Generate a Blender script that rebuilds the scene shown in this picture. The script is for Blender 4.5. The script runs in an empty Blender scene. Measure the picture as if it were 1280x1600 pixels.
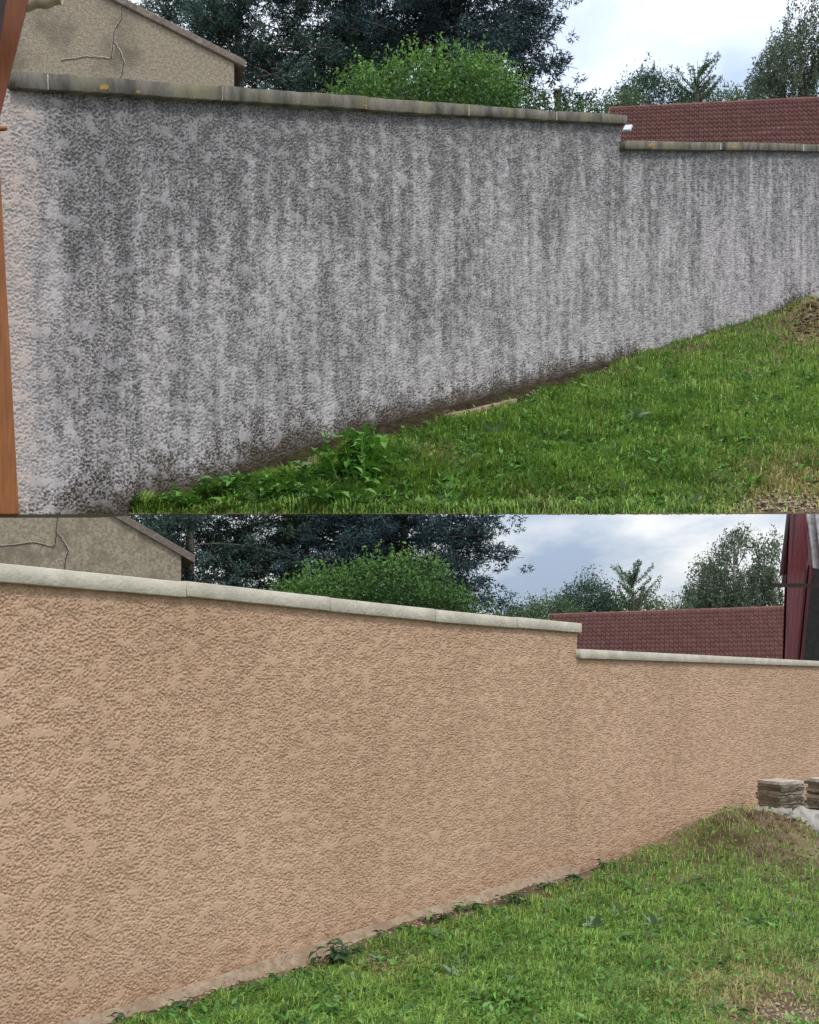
import bpy, bmesh, math, random
import numpy as np
from mathutils import Vector, Matrix
R = np.random.RandomState(7); random.seed(7)
sc = bpy.context.scene; C = sc.collection

# ------------------------------------------------------------------ camera
# Two yards: a level lower yard and a terrace yard on the slope above and behind it.
L = 0.75                      # metres per plan unit
HZ = 1045.0; FU = 985.0; EYE = 1.2
cam = bpy.data.cameras.new('camera'); co = bpy.data.objects.new('camera', cam); C.objects.link(co)
cam.sensor_fit = 'HORIZONTAL'; cam.sensor_width = 36.0
cam.lens = 36.0 * 2 * FU / 1280.0
cam.shift_y = (HZ - 800.0) / 1280.0
cam.clip_start = 0.05; cam.clip_end = 2000
co.location = (0, 0, EYE); co.rotation_euler = (math.radians(90), 0, 0)
sc.camera = co
sc.render.resolution_x = 819; sc.render.resolution_y = 1024

# ------------------------------------------------------------------ sky, sun, exposure
SUN_EL = math.radians(52); SUN_AZ = math.radians(143)      # azimuth clockwise from +Y
w = bpy.data.worlds.new('World'); sc.world = w; w.use_nodes = True
nt = w.node_tree; nt.nodes.clear()
def wn(t, **k):
    n = nt.nodes.new(t)
    for a, v in k.items(): setattr(n, a, v)
    return n
out = wn('ShaderNodeOutputWorld'); bgs = wn('ShaderNodeBackground'); bgc = wn('ShaderNodeBackground'); mixs = wn('ShaderNodeMixShader')
sky = wn('ShaderNodeTexSky', sky_type='NISHITA', sun_disc=False, sun_elevation=SUN_EL, sun_rotation=SUN_AZ)
bgs.inputs[1].default_value = 0.13
nt.links.new(sky.outputs[0], bgs.inputs[0])
tc = wn('ShaderNodeTexCoord'); sep = wn('ShaderNodeSeparateXYZ'); nt.links.new(tc.outputs['Generated'], sep.inputs[0])
ab = wn('ShaderNodeMath', operation='ABSOLUTE'); nt.links.new(sep.outputs[2], ab.inputs[0])
ad = wn('ShaderNodeMath', operation='ADD'); ad.inputs[1].default_value = 0.16; nt.links.new(ab.outputs[0], ad.inputs[0])
cmb = wn('ShaderNodeCombineXYZ')
for i in (0, 1):
    dv = wn('ShaderNodeMath', operation='DIVIDE'); nt.links.new(sep.outputs[i], dv.inputs[0]); nt.links.new(ad.outputs[0], dv.inputs[1])
    nt.links.new(dv.outputs[0], cmb.inputs[i])
mp = wn('ShaderNodeMapping'); mp.inputs['Location'].default_value = (0.7, 2.9, 0); mp.inputs['Scale'].default_value = (1.5, 0.85, 1)
nt.links.new(cmb.outputs[0], mp.inputs[0])
nz = wn('ShaderNodeTexNoise'); nz.inputs['Scale'].default_value = 1.15; nz.inputs['Detail'].default_value = 7; nz.inputs['Roughness'].default_value = 0.52
nt.links.new(mp.outputs[0], nz.inputs['Vector'])
rp = wn('ShaderNodeValToRGB'); e = rp.color_ramp
e.elements[0].position = 0.37; e.elements[0].color = (0.42, 0.52, 0.69, 1)
e.elements[1].position = 0.56; e.elements[1].color = (1.04, 1.05, 1.06, 1)
m_ = e.elements.new(0.48); m_.color = (0.74, 0.80, 0.89, 1)
nt.links.new(nz.outputs[0], rp.inputs[0])
gr = wn('ShaderNodeMapRange'); gr.inputs[1].default_value = 0.04; gr.inputs[2].default_value = 0.42
gr.inputs[3].default_value = 0.86; gr.inputs[4].default_value = 1.62; nt.links.new(ab.outputs[0], gr.inputs[0])
nt.links.new(rp.outputs[0], bgc.inputs[0]); nt.links.new(gr.outputs[0], bgc.inputs[1])
mixs.inputs[0].default_value = 0.9
nt.links.new(bgs.outputs[0], mixs.inputs[1]); nt.links.new(bgc.outputs[0], mixs.inputs[2]); nt.links.new(mixs.outputs[0], out.inputs[0])

sun = bpy.data.lights.new('sun', 'SUN'); sun.energy = 1.5; sun.angle = math.radians(11); sun.color = (1.0, 0.95, 0.88)
so = bpy.data.objects.new('sun', sun); C.objects.link(so); so.location = (5, -8, 20)
sd = Vector((math.sin(SUN_AZ) * math.cos(SUN_EL), math.cos(SUN_AZ) * math.cos(SUN_EL), math.sin(SUN_EL)))
so.rotation_euler = sd.to_track_quat('Z', 'Y').to_euler()
sc.view_settings.view_transform = 'Standard'; sc.view_settings.look = 'None'
sc.view_settings.exposure = 0.0; sc.view_settings.gamma = 1.0

# ------------------------------------------------------------------ helpers
def P(x, y, d):
    """plan coordinates (bearing, level, distance) -> metres"""
    x, y, d = np.broadcast_arrays(np.asarray(x, float), np.asarray(y, float), np.asarray(d, float))
    return np.stack([(x - 640) / FU * d * L, d * 2 * L, EYE + (HZ - y) / FU * d * L], -1)
def PV(x, y, d): return Vector(P(x, y, d).tolist())
def poly(pts):
    a = np.array(pts, float)
    def f(x):
        x = np.asarray(x, float); y = np.interp(x, a[:, 0], a[:, 1])
        s0 = (a[1, 1] - a[0, 1]) / (a[1, 0] - a[0, 0]); s1 = (a[-1, 1] - a[-2, 1]) / (a[-1, 0] - a[-2, 0])
        y = np.where(x < a[0, 0], a[0, 1] + s0 * (x - a[0, 0]), y)
        return np.where(x > a[-1, 0], a[-1, 1] + s1 * (x - a[-1, 0]), y)
    return f
def sstep(a, b, x):
    t = np.clip((x - a) / (b - a), 0, 1); return t * t * (3 - 2 * t)
_perm = {}
def pn(x, y, seed=0):
    """gradient noise, about -1..1"""
    if seed not in _perm:
        r = np.random.RandomState(seed + 100); _perm[seed] = (r.permutation(1024), r.rand(1024) * 2 * np.pi)
    p, ang = _perm[seed]
    x = np.asarray(x, float); y = np.asarray(y, float)
    xi = np.floor(x).astype(int); yi = np.floor(y).astype(int); xf = x - xi; yf = y - yi
    def g(i, j, fx, fy):
        a = ang[p[(p[i & 1023] + j) & 1023]]; return np.cos(a) * fx + np.sin(a) * fy
    u = xf * xf * xf * (xf * (xf * 6 - 15) + 10); v = yf * yf * yf * (yf * (yf * 6 - 15) + 10)
    n0 = g(xi, yi, xf, yf) * (1 - u) + g(xi + 1, yi, xf - 1, yf) * u
    n1 = g(xi, yi + 1, xf, yf - 1) * (1 - u) + g(xi + 1, yi + 1, xf - 1, yf - 1) * u
    return 1.5 * (n0 * (1 - v) + n1 * v)
def fbm(x, y, seed=0, o=3):
    s = 0; a = 1.0
    for k in range(o): s = s + a * pn(x * 2 ** k, y * 2 ** k, seed + k); a *= 0.5
    return s
def tag(o, label=None, cat=None, group=None, kind=None):
    for k, v in (('label', label), ('category', cat), ('group', group), ('kind', kind)):
        if v: o[k] = v
    return o
def empty(name, loc, label, cat, group=None):
    o = bpy.data.objects.new(name, None); C.objects.link(o); o.location = loc; o.empty_display_size = 0.1
    bpy.context.view_layer.update()
    return tag(o, label, cat, group)
def attach(o, parent):
    if parent is not None:
        o.parent = parent; o.matrix_parent_inverse = Matrix.Translation(parent.matrix_world.to_translation()).inverted() if parent.parent is None else parent.matrix_world.inverted()
    return o
def npmesh(name, V, F, mat, parent=None, smooth=False, col=None):
    """V (n,3), F (m,3|4)"""
    V = np.ascontiguousarray(V, dtype=np.float32).reshape(-1, 3); F = np.ascontiguousarray(F, dtype=np.int32)
    k = F.shape[1]; me = bpy.data.meshes.new(name)
    me.vertices.add(len(V)); me.vertices.foreach_set('co', V.ravel())
    me.loops.add(F.size); me.loops.foreach_set('vertex_index', F.ravel())
    me.polygons.add(len(F)); me.polygons.foreach_set('loop_start', np.arange(0, F.size, k, dtype=np.int32))
    me.polygons.foreach_set('loop_total', np.full(len(F), k, dtype=np.int32))
    if smooth: me.polygons.foreach_set('use_smooth', np.ones(len(F), dtype=bool))
    me.update(calc_edges=True)
    if col is not None:
        a = me.attributes.new('Col', 'FLOAT_COLOR', 'POINT')
        c = np.ones((len(V), 4), np.float32); c[:, :3] = col; a.data.foreach_set('color', c.ravel())
    me.materials.append(mat)
    o = bpy.data.objects.new(name, me); C.objects.link(o)
    return attach(o, parent)
def gridfaces(nr, nc):
    i = np.arange(nr - 1)[:, None] * nc + np.arange(nc - 1)[None, :]
    return np.stack([i, i + 1, i + nc + 1, i + nc], -1).reshape(-1, 4)
def bmobj(name, bm, mat, parent=None, smooth=False):
    bmesh.ops.recalc_face_normals(bm, faces=bm.faces)
    me = bpy.data.meshes.new(name); bm.to_mesh(me); bm.free(); me.materials.append(mat)
    if smooth: me.polygons.foreach_set('use_smooth', np.ones(len(me.polygons), dtype=bool))
    o = bpy.data.objects.new(name, me); C.objects.link(o); return attach(o, parent)
def hexa(name, pts, mat, parent=None, bevel=0.0, seg=2):
    """8 points: bottom ring of 4 then top ring of 4"""
    bm = bmesh.new(); v = [bm.verts.new(p) for p in pts]
    for f in ((0, 1, 2, 3), (7, 6, 5, 4), (0, 4, 5, 1), (1, 5, 6, 2), (2, 6, 7, 3), (3, 7, 4, 0)): bm.faces.new([v[i] for i in f])
    bmesh.ops.recalc_face_normals(bm, faces=bm.faces)
    if bevel: bmesh.ops.bevel(bm, geom=list(bm.edges), offset=bevel, segments=seg, affect='EDGES', profile=0.6)
    return bmobj(name, bm, mat, parent)
def box(name, c, size, mat, parent=None, rz=0, bevel=0.0):
    M = Matrix.Translation(Vector(c)) @ Matrix.Rotation(rz, 4, 'Z'); h = Vector(size) / 2
    pts = [M @ Vector((sx * h.x, sy * h.y, sz * h.z)) for sz in (-1, 1) for sx, sy in ((-1, -1), (1, -1), (1, 1), (-1, 1))]
    return hexa(name, pts, mat, parent, bevel)
def tube_np(pts, rad, sides=6):
    pts = np.array(pts, float); n = len(pts); V = []
    for i in range(n):
        t = pts[min(i + 1, n - 1)] - pts[max(i - 1, 0)]; t /= np.linalg.norm(t) + 1e-9
        a = np.cross(t, [0.3, 0.9, 0.2]); a /= np.linalg.norm(a) + 1e-9; b = np.cross(t, a)
        th = np.arange(sides) / sides * 2 * np.pi
        V.append(pts[i] + rad[i] * (np.cos(th)[:, None] * a + np.sin(th)[:, None] * b))
    V = np.concatenate(V); F = []
    for i in range(n - 1):
        for k in range(sides):
            F.append((i * sides + k, i * sides + (k + 1) % sides, (i + 1) * sides + (k + 1) % sides, (i + 1) * sides + k))
    return V, np.array(F)
def join(parts):
    V = []; F = []; o = 0
    for v, f in parts: V.append(v); F.append(f + o); o += len(v)
    return np.concatenate(V), np.concatenate(F)

# ------------------------------------------------------------------ materials
def mat(name, c1, c2=None, scale=8.0, rough=0.85, bump=0.0, bscale=None, lo=0.35, hi=0.65, stretch=(1, 1, 1), attr=False, trans=0.0, detail=6, c3=None, s3=2.0, metal=0.0, spec=0.3):
    m = bpy.data.materials.new(name); m.use_nodes = True; t = m.node_tree; b = t.nodes['Principled BSDF']
    b.inputs['Roughness'].default_value = rough; b.inputs['Metallic'].default_value = metal; b.inputs['Specular IOR Level'].default_value = spec
    tcn = t.nodes.new('ShaderNodeTexCoord'); mpn = t.nodes.new('ShaderNodeMapping'); mpn.inputs['Scale'].default_value = stretch
    t.links.new(tcn.outputs['Object'], mpn.inputs[0])
    def noise(s, det=detail):
        n = t.nodes.new('ShaderNodeTexNoise'); n.inputs['Scale'].default_value = s; n.inputs['Detail'].default_value = det
        n.inputs['Roughness'].default_value = 0.6; t.links.new(mpn.outputs[0], n.inputs['Vector']); return n.outputs[0]
    def ramp(src, a, z, lo, hi):
        r = t.nodes.new('ShaderNodeValToRGB'); r.color_ramp.elements[0].position = lo; r.color_ramp.elements[1].position = hi
        r.color_ramp.elements[0].color = (*a, 1); r.color_ramp.elements[1].color = (*z, 1); t.links.new(src, r.inputs[0]); return r.outputs[0]
    if attr:
        a = t.nodes.new('ShaderNodeAttribute'); a.attribute_name = 'Col'; colr = a.outputs[0]
    else:
        colr = ramp(noise(scale), c1, c2 or c1, lo, hi)
        if c3:
            mx = t.nodes.new('ShaderNodeMix'); mx.data_type = 'RGBA'
            f = ramp(noise(s3), (0, 0, 0), (1, 1, 1), 0.5, 0.68); t.links.new(f, mx.inputs[0])
            t.links.new(colr, mx.inputs[6]); mx.inputs[7].default_value = (*c3, 1); colr = mx.outputs[2]
    t.links.new(colr, b.inputs['Base Color'])
    if bump:
        bp = t.nodes.new('ShaderNodeBump'); bp.inputs['Strength'].default_value = bump; bp.inputs['Distance'].default_value = 0.02
        t.links.new(noise(bscale or scale * 3), bp.inputs['Height']); t.links.new(bp.outputs[0], b.inputs['Normal'])
    if trans:
        tr = t.nodes.new('ShaderNodeBsdfTranslucent'); t.links.new(colr, tr.inputs[0])
        ms = t.nodes.new('ShaderNodeMixShader'); ms.inputs[0].default_value = trans
        t.links.new(b.outputs[0], ms.inputs[1]); t.links.new(tr.outputs[0], ms.inputs[2])
        t.links.new(ms.outputs[0], t.nodes['Material Output'].inputs[0])
    return m
M_leaf = mat('foliage', (0, 0, 0), attr=True, rough=0.55, trans=0.25, spec=0.35)
M_needle = mat('needles', (0, 0, 0), attr=True, rough=0.7, trans=0.08, spec=0.2)
M_grass = mat('grass_blades', (0, 0, 0), attr=True, rough=0.5, trans=0.3, spec=0.35)
M_bark = mat('bark', (0.10, 0.08, 0.065), (0.2, 0.17, 0.14), 6, bump=0.6, stretch=(3, 3, 0.6))
M_twig = mat('grey_twigs', (0.16, 0.13, 0.11), (0.26, 0.22, 0.19), 8)
M_birch = mat('birch_bark', (0.5, 0.48, 0.45), (0.12, 0.1, 0.1), 5, stretch=(1, 1, 4), lo=0.5, hi=0.6)
M_soil = mat('soil', (0.085, 0.052, 0.030), (0.18, 0.12, 0.07), 9, bump=0.9, bscale=40, c3=(0.33, 0.26, 0.15), s3=1.4)
M_moss = mat('damp_moss_soil', (0.018, 0.013, 0.008), (0.055, 0.038, 0.020), 8, bump=1.0, bscale=30, c3=(0.045, 0.055, 0.014), s3=3, spec=.1)
M_earth = mat('red_brown_earth', (0.10, 0.055, 0.032), (0.2, 0.12, 0.075), 12, bump=1.0, bscale=50)
M_hill = mat('hill_earth', (0.06, 0.07, 0.03), (0.12, 0.10, 0.06), 3, bump=0.6)
M_gable = mat('old_render', (0.27, 0.225, 0.165), (0.40, 0.345, 0.26), 26, bump=0.9, bscale=45, lo=0.4, hi=0.6, c3=(0.19, 0.165, 0.125), s3=1.6)
M_gable_far = mat('old_render_tall', (0.25, 0.21, 0.15), (0.44, 0.385, 0.29), 9, bump=1.0, bscale=14, lo=0.38, hi=0.62, detail=10, c3=(0.22, 0.185, 0.135), s3=0.8)
M_crack = mat('crack_filler', (0.27, 0.235, 0.18), (0.42, 0.375, 0.30), 20, bump=0.5)
M_crackd = mat('crack_gap', (0.05, 0.045, 0.04), (0.10, 0.085, 0.07), 20)
M_verge = mat('fibre_cement_verge', (0.15, 0.12, 0.10), (0.25, 0.20, 0.17), 14, bump=0.6, c3=(0.30, 0.27, 0.22), s3=6)
M_tile = mat('brown_roof_tile', (0, 0, 0), attr=True, rough=0.85, bump=0.2, spec=.12)
M_ridge = mat('red_ridge_tile', (0.13, 0.05, 0.042), (0.21, 0.095, 0.075), 3, rough=0.7)
M_wood = mat('stained_wood', (0.22, 0.075, 0.02), (0.33, 0.12, 0.032), 5, rough=0.45, bump=0.25, stretch=(9, 9, 0.7), spec=0.4)
M_wood2 = mat('dark_stained_wood', (0.14, 0.042, 0.016), (0.20, 0.065, 0.024), 5, rough=0.5, bump=0.2, stretch=(9, 9, 0.7))
M_cream = mat('cream_sheeting', (0.42, 0.36, 0.27), (0.55, 0.48, 0.37), 6, bump=0.4)
M_clad = mat('oxblood_metal', (0.095, 0.014, 0.020), (0.16, 0.026, 0.034), 5, rough=0.45, spec=0.5, stretch=(4, 4, 0.5))
M_fascia = mat('dark_fascia', (0.03, 0.018, 0.02), (0.06, 0.03, 0.032), 5, rough=0.6)
M_cladr = mat('galvanised_roof', (0.42, 0.43, 0.44), (0.6, 0.61, 0.62), 4, rough=0.5, c3=(0.3, 0.29, 0.27), s3=5)
M_dark = mat('interior_shade_paint', (0.02, 0.02, 0.022), (0.035, 0.033, 0.035), 5)  # near-black colour stands in for the shade inside the barn
M_slab = mat('weathered_stone_slab', (0.17, 0.14, 0.10), (0.38, 0.33, 0.26), 9, bump=0.8, bscale=30)
M_slab2 = mat('dark_stone_slab', (0.09, 0.075, 0.055), (0.2, 0.17, 0.13), 9, bump=0.8, bscale=30)
M_slab3 = mat('tan_stone_slab', (0.24, 0.195, 0.14), (0.42, 0.36, 0.27), 9, bump=0.8, bscale=30)
M_slabtop = mat('pale_stone_slab', (0.42, 0.37, 0.30), (0.58, 0.52, 0.44), 9, bump=0.6, bscale=30)
M_sheet = mat('pale_plastic_sheet', (0.25, 0.235, 0.20), (0.40, 0.38, 0.34), 6, rough=0.6, bump=0.3, bscale=9, spec=0.5)
M_block = mat('grey_concrete_block', (0.2, 0.2, 0.19), (0.32, 0.31, 0.29), 14, bump=0.6)
M_pebble = mat('pale_limestone_chips', (0.26, 0.20, 0.13), (0.5, 0.42, 0.30), 9, bump=0.4)
M_foot = mat('footing_concrete', (0.30, 0.215, 0.14), (0.48, 0.37, 0.26), 22, bump=0.9, bscale=70, c3=(0.30, 0.21, 0.13), s3=5)
M_glass = mat('skylight_glass', (0.30, 0.34, 0.38), rough=0.08, spec=0.8)
M_zinc = mat('zinc_frame', (0.3, 0.3, 0.32), (0.4, 0.4, 0.42), 8, rough=0.4, metal=0.6)
M_cop_new = mat('cleaned_coping_stone', (0.47, 0.435, 0.355), (0.60, 0.56, 0.47), 7, bump=0.35, bscale=50, c3=(0.42, 0.395, 0.33), s3=4)
M_cop_old = mat('lichened_coping_stone', (0.045, 0.042, 0.035), (0.22, 0.205, 0.17), 5.0, bump=0.6, bscale=30, stretch=(1, 1, 0.4), lo=0.32, hi=0.66, detail=12, c3=(0.22, 0.20, 0.115), s3=1.7)
M_mortar = mat('pale_joint_mortar', (0.42, 0.40, 0.35), (0.52, 0.5, 0.45), 20, bump=0.4)
M_lichen = mat('orange_lichen', (0.30, 0.19, 0.04), (0.42, 0.30, 0.08), 30, bump=0.5)
M_petal = mat('seed_head', (0.6, 0.58, 0.5), (0.7, 0.68, 0.6), 9)

def wall_mat(name, light, mid, dark, moss, fresh, grain):
    """Col.r = relief height, Col.g = dark tint (grime on the old wall, painted crevice shade on the new), Col.b = foot stain"""
    m = bpy.data.materials.new(name); m.use_nodes = True; t = m.node_tree; b = t.nodes['Principled BSDF']
    b.inputs['Roughness'].default_value = 0.9; b.inputs['Specular IOR Level'].default_value = 0.2
    a = t.nodes.new('ShaderNodeAttribute'); a.attribute_name = 'Col'; s = t.nodes.new('ShaderNodeSeparateColor'); t.links.new(a.outputs[0], s.inputs[0])
    tcn = t.nodes.new('ShaderNodeTexCoord')
    def noise(sc_, det=6):
        n = t.nodes.new('ShaderNodeTexNoise'); n.inputs['Scale'].default_value = sc_; n.inputs['Detail'].default_value = det; t.links.new(tcn.outputs['Object'], n.inputs['Vector']); return n.outputs[0]
    def mix(f, x, y):
        k = t.nodes.new('ShaderNodeMix'); k.data_type = 'RGBA'
        for sock, v in ((k.inputs[0], f), (k.inputs[6], x), (k.inputs[7], y)):
            if isinstance(v, tuple): sock.default_value = (*v, 1)
            else: t.links.new(v, sock)
        return k.outputs[2]
    def rng(src, lo, hi):
        k = t.nodes.new('ShaderNodeMapRange'); k.inputs[1].default_value = lo; k.inputs[2].default_value = hi; t.links.new(src, k.inputs[0]); return k.outputs[0]
    base = mix(rng(noise(1.3), 0.35, 0.65), mid, light)
    base = mix(rng(noise(60, 3), 0.3, 0.8), base, fresh)
    base = mix(rng(s.outputs[0], 1.5, 2.5), base, (0.58, 0.49, 0.44))
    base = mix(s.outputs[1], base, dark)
    base = mix(s.outputs[2], base, moss)
    t.links.new(base, b.inputs['Base Color'])
    bp = t.nodes.new('ShaderNodeBump'); bp.inputs['Strength'].default_value = 0.7; bp.inputs['Distance'].default_value = 0.7 / grain
    t.links.new(noise(grain, 5), bp.inputs['Height']); t.links.new(bp.outputs[0], b.inputs['Normal'])
    return m
M_wall_old = wall_mat('stained_roughcast', (0.57, 0.54, 0.555), (0.48, 0.455, 0.47), (0.078, 0.077, 0.080), (0.05, 0.034, 0.016), (0.55, 0.52, 0.52), 75)
M_wall_new = wall_mat('fresh_peach_roughcast', (0.595, 0.408, 0.282), (0.50, 0.334, 0.223), (0.33, 0.205, 0.125), (0.30, 0.16, 0.07), (0.585, 0.398, 0.27), 190)

# ------------------------------------------------------------------ large structure: walls
class Plan: pass
UP = Plan(); LO = Plan()
U = 2.5
UP.u = U; UP.a = 3.74; UP.b = 0.00070964; UP.hz = 250.0; UP.h = 1.6
LO.u = 1.0; LO.a = 3.998; LO.b = 0.0007553; LO.hz = 1045.0; LO.h = 1.6
for S in (UP, LO):
    S.d = (lambda S: (lambda x: S.a / (1 - S.b * (np.asarray(x, float) - 640)) * S.u))(S)
    S.flat = (lambda S: (lambda y: S.h * FU * S.u / (np.asarray(y, float) - S.hz)))(S)
    p0 = P(100, HZ, S.d(100)); p1 = P(1200, HZ, S.d(1200)); tv = (p1 - p0)[:2]; tv /= np.linalg.norm(tv)
    S.t = np.array([tv[0], tv[1], 0]); S.n = np.array([tv[1], -tv[0], 0]); S.p0 = p0
UP.foot = poly([(200, 803), (300, 768), (425, 727), (560, 678), (640, 655), (779, 618), (875, 592), (982, 561), (1100, 524), (1207, 493), (1330, 455)])
UP.step = 971
UP.ctop = poly([(22, 116), (337, 138), (562, 154), (720, 165), (863, 176), (971, 182)]); UP.cbot = poly([(15, 142), (339, 160.5), (564, 173.5), (720, 183), (971, 196)])
UP.ctop2 = poly([(970, 221), (1280, 227)]); UP.cbot2 = poly([(970, 234), (1280, 238)])
LO.step = 902
LO.ftop = poly([(101, 1597), (264, 1549), (422, 1497), (480, 1477), (640, 1427), (764, 1389), (886, 1351), (903, 1360), (958, 1345), (1000, 1326), (1080, 1305), (1155, 1278), (1340, 1250)])
LO.foot = poly([(80, 1628), (173, 1597), (354, 1542), (480, 1505), (630, 1442), (764, 1408), (825, 1385), (905, 1365), (958, 1346), (1000, 1327), (1080, 1306), (1155, 1279), (1340, 1252)])
LO.ctop = poly([(0, 880), (283, 909), (480, 931), (675, 952), (903, 974.5)]); LO.cbot = poly([(0, 909), (285, 932.5), (480, 952.5), (675, 971), (903, 989)])
LO.ctop2 = poly([(902, 1014), (1280, 1033)]); LO.cbot2 = poly([(901, 1028.6), (1280, 1041.5)])

def relief(s, z, f, seed):
    """crushed roughcast: flat plateaus cut by winding crevices, 0..1"""
    wx = s + 0.35 * f * pn(s / (f * 1.3), z / (f * 1.3), seed + 20); wz = z + 0.35 * f * pn(s / (f * 1.3), z / (f * 1.3), seed + 21)
    n = pn(wx / f, wz / f, seed) + 0.6 * pn(wx / f * 1.9, wz / f * 1.9, seed + 1)
    big = fbm(s / (f * 7), z / (f * 7), seed + 5, 3)
    flat = sstep(0.30, 0.75, big)
    h = sstep(-0.62, 0.30, n + 0.35 * big)
    return h + (1.0 - h) * 0.85 * flat

def wall_face(name, S, x0, x1, ybf, nc, nr, f, amp, seed, material, parent, old):
    n1 = int(nc * (S.step - x0) / (x1 - x0)); xs = np.concatenate([np.linspace(x0, S.step, n1), np.linspace(S.step, x1, nc - n1 + 1)[1:]])[None, :]
    ytf = lambda x: S.cbot(x) - 4; t = np.linspace(0, 1, nr)[:, None]
    yb = ybf(xs); yt = ytf(xs); y = yb + (yt - yb) * t; d = S.d(xs) + 0 * t
    p = P(xs + 0 * t, y, d)
    s = ((p - S.p0) @ S.t) / 1.42; z = p[..., 2]
    h = relief(s, z, f, seed)
    slope = 0.0 if S is LO else 1.0
    p2 = p + S.n * ((h - 1) * amp)[..., None]
    zf = P(xs, S.foot(xs) if old else LO.ftop(xs), S.d(xs))[..., 2]; zt = P(xs, np.where(xs < S.step, S.cbot(xs), S.cbot2(xs)), S.d(xs))[..., 2]
    up = z - zf; down = zt - z; k = S.u
    if old:
        sw = s + .012 * k * pn(s / (.06 * k), z / (.25 * k), 30) + .006 * k * pn(s / (.02 * k), z / (.07 * k), 29)
        st = 0.55 * pn(sw / (.05 * k), z / (.6 * k), 31) + 0.38 * pn(sw / (.020 * k), z / (.22 * k), 32) + 0.42 * fbm(s / (.22 * k), z / (.5 * k), 33, 3) + 0.42 * pn(s / (.012 * k), z / (.03 * k), 34) + 0.25 * pn(s / (.006 * k), z / (.010 * k), 39)
        g = np.exp(-down / (.50 * k))
        leftness = sstep(1000, 150, xs + 0 * t)
        dirt = sstep(-0.70, 1.0, st + 0.92 * g - 0.20 + 0.26 * leftness * sstep(0.0, 0.45 * k, up))
        run = sstep(.35, .75, pn(sw / (.028 * k), z / (1.6 * k), 35) + .25 * pn(s / (.008 * k), z / (.12 * k), 37)) * np.exp(-down / (.8 * k))
        dirt = np.clip(dirt + 0.3 * run + 0.45 * np.exp(-down / (.05 * k)), 0, 1)
        clean = sstep(120, 20, xs + 22 * pn(s / .08, z / .3, 36) + 0 * t)
        dirt = dirt * (1 - 0.85 * clean)
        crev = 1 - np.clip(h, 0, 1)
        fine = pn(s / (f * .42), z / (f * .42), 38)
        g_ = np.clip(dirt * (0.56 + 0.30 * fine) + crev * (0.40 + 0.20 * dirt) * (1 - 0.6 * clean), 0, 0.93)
        fd = 0.175 * k * (0.55 + 0.3 * leftness + 0.4 * pn(s / (.09 * k), 0 * z + 3.3, 40) + 0.22 * pn(s / (.02 * k), z / (.05 * k), 41))
        fr = sstep(1020, 980, xs + 0 * t); fd = fd * (0.22 + 0.78 * fr) + 0.10 * k * sstep(1190, 1240, xs + 0 * t)
        moss = 0.92 * sstep(1.35, 0.25, np.maximum(up, 0) / np.maximum(fd, .02) + 0.75 * (0.35 - crev)) ** 1.15
        c = np.stack([np.clip(h, 0, 1) + 1.5 * clean, g_, moss], -1)
    else:
        g_ = np.clip((1 - h) * 0.30, 0, 1) + 0.10 * sstep(-.2, .5, fbm(s / .25, z / .25, 47, 3))  # crevice shade painted into the tint, plus random tonal blotches
        moss = np.clip(0.45 * np.exp(-np.maximum(up, 0) / .06) * (0.6 + 0.8 * pn(s / .05, z / .05, 44)), 0, 0.6)
        c = np.stack([h, g_, moss], -1)
    F = gridfaces(nr, nc); yy = y.ravel()[F].mean(1); xx = (xs + 0 * t).ravel()[F].mean(1)
    F = F[~((xx > S.step) & (yy < S.cbot2(xx) - 4))]        # the low section ends under its own coping
    return npmesh(name, p2, F, material, parent, smooth=True, col=c.reshape(-1, 3))

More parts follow.
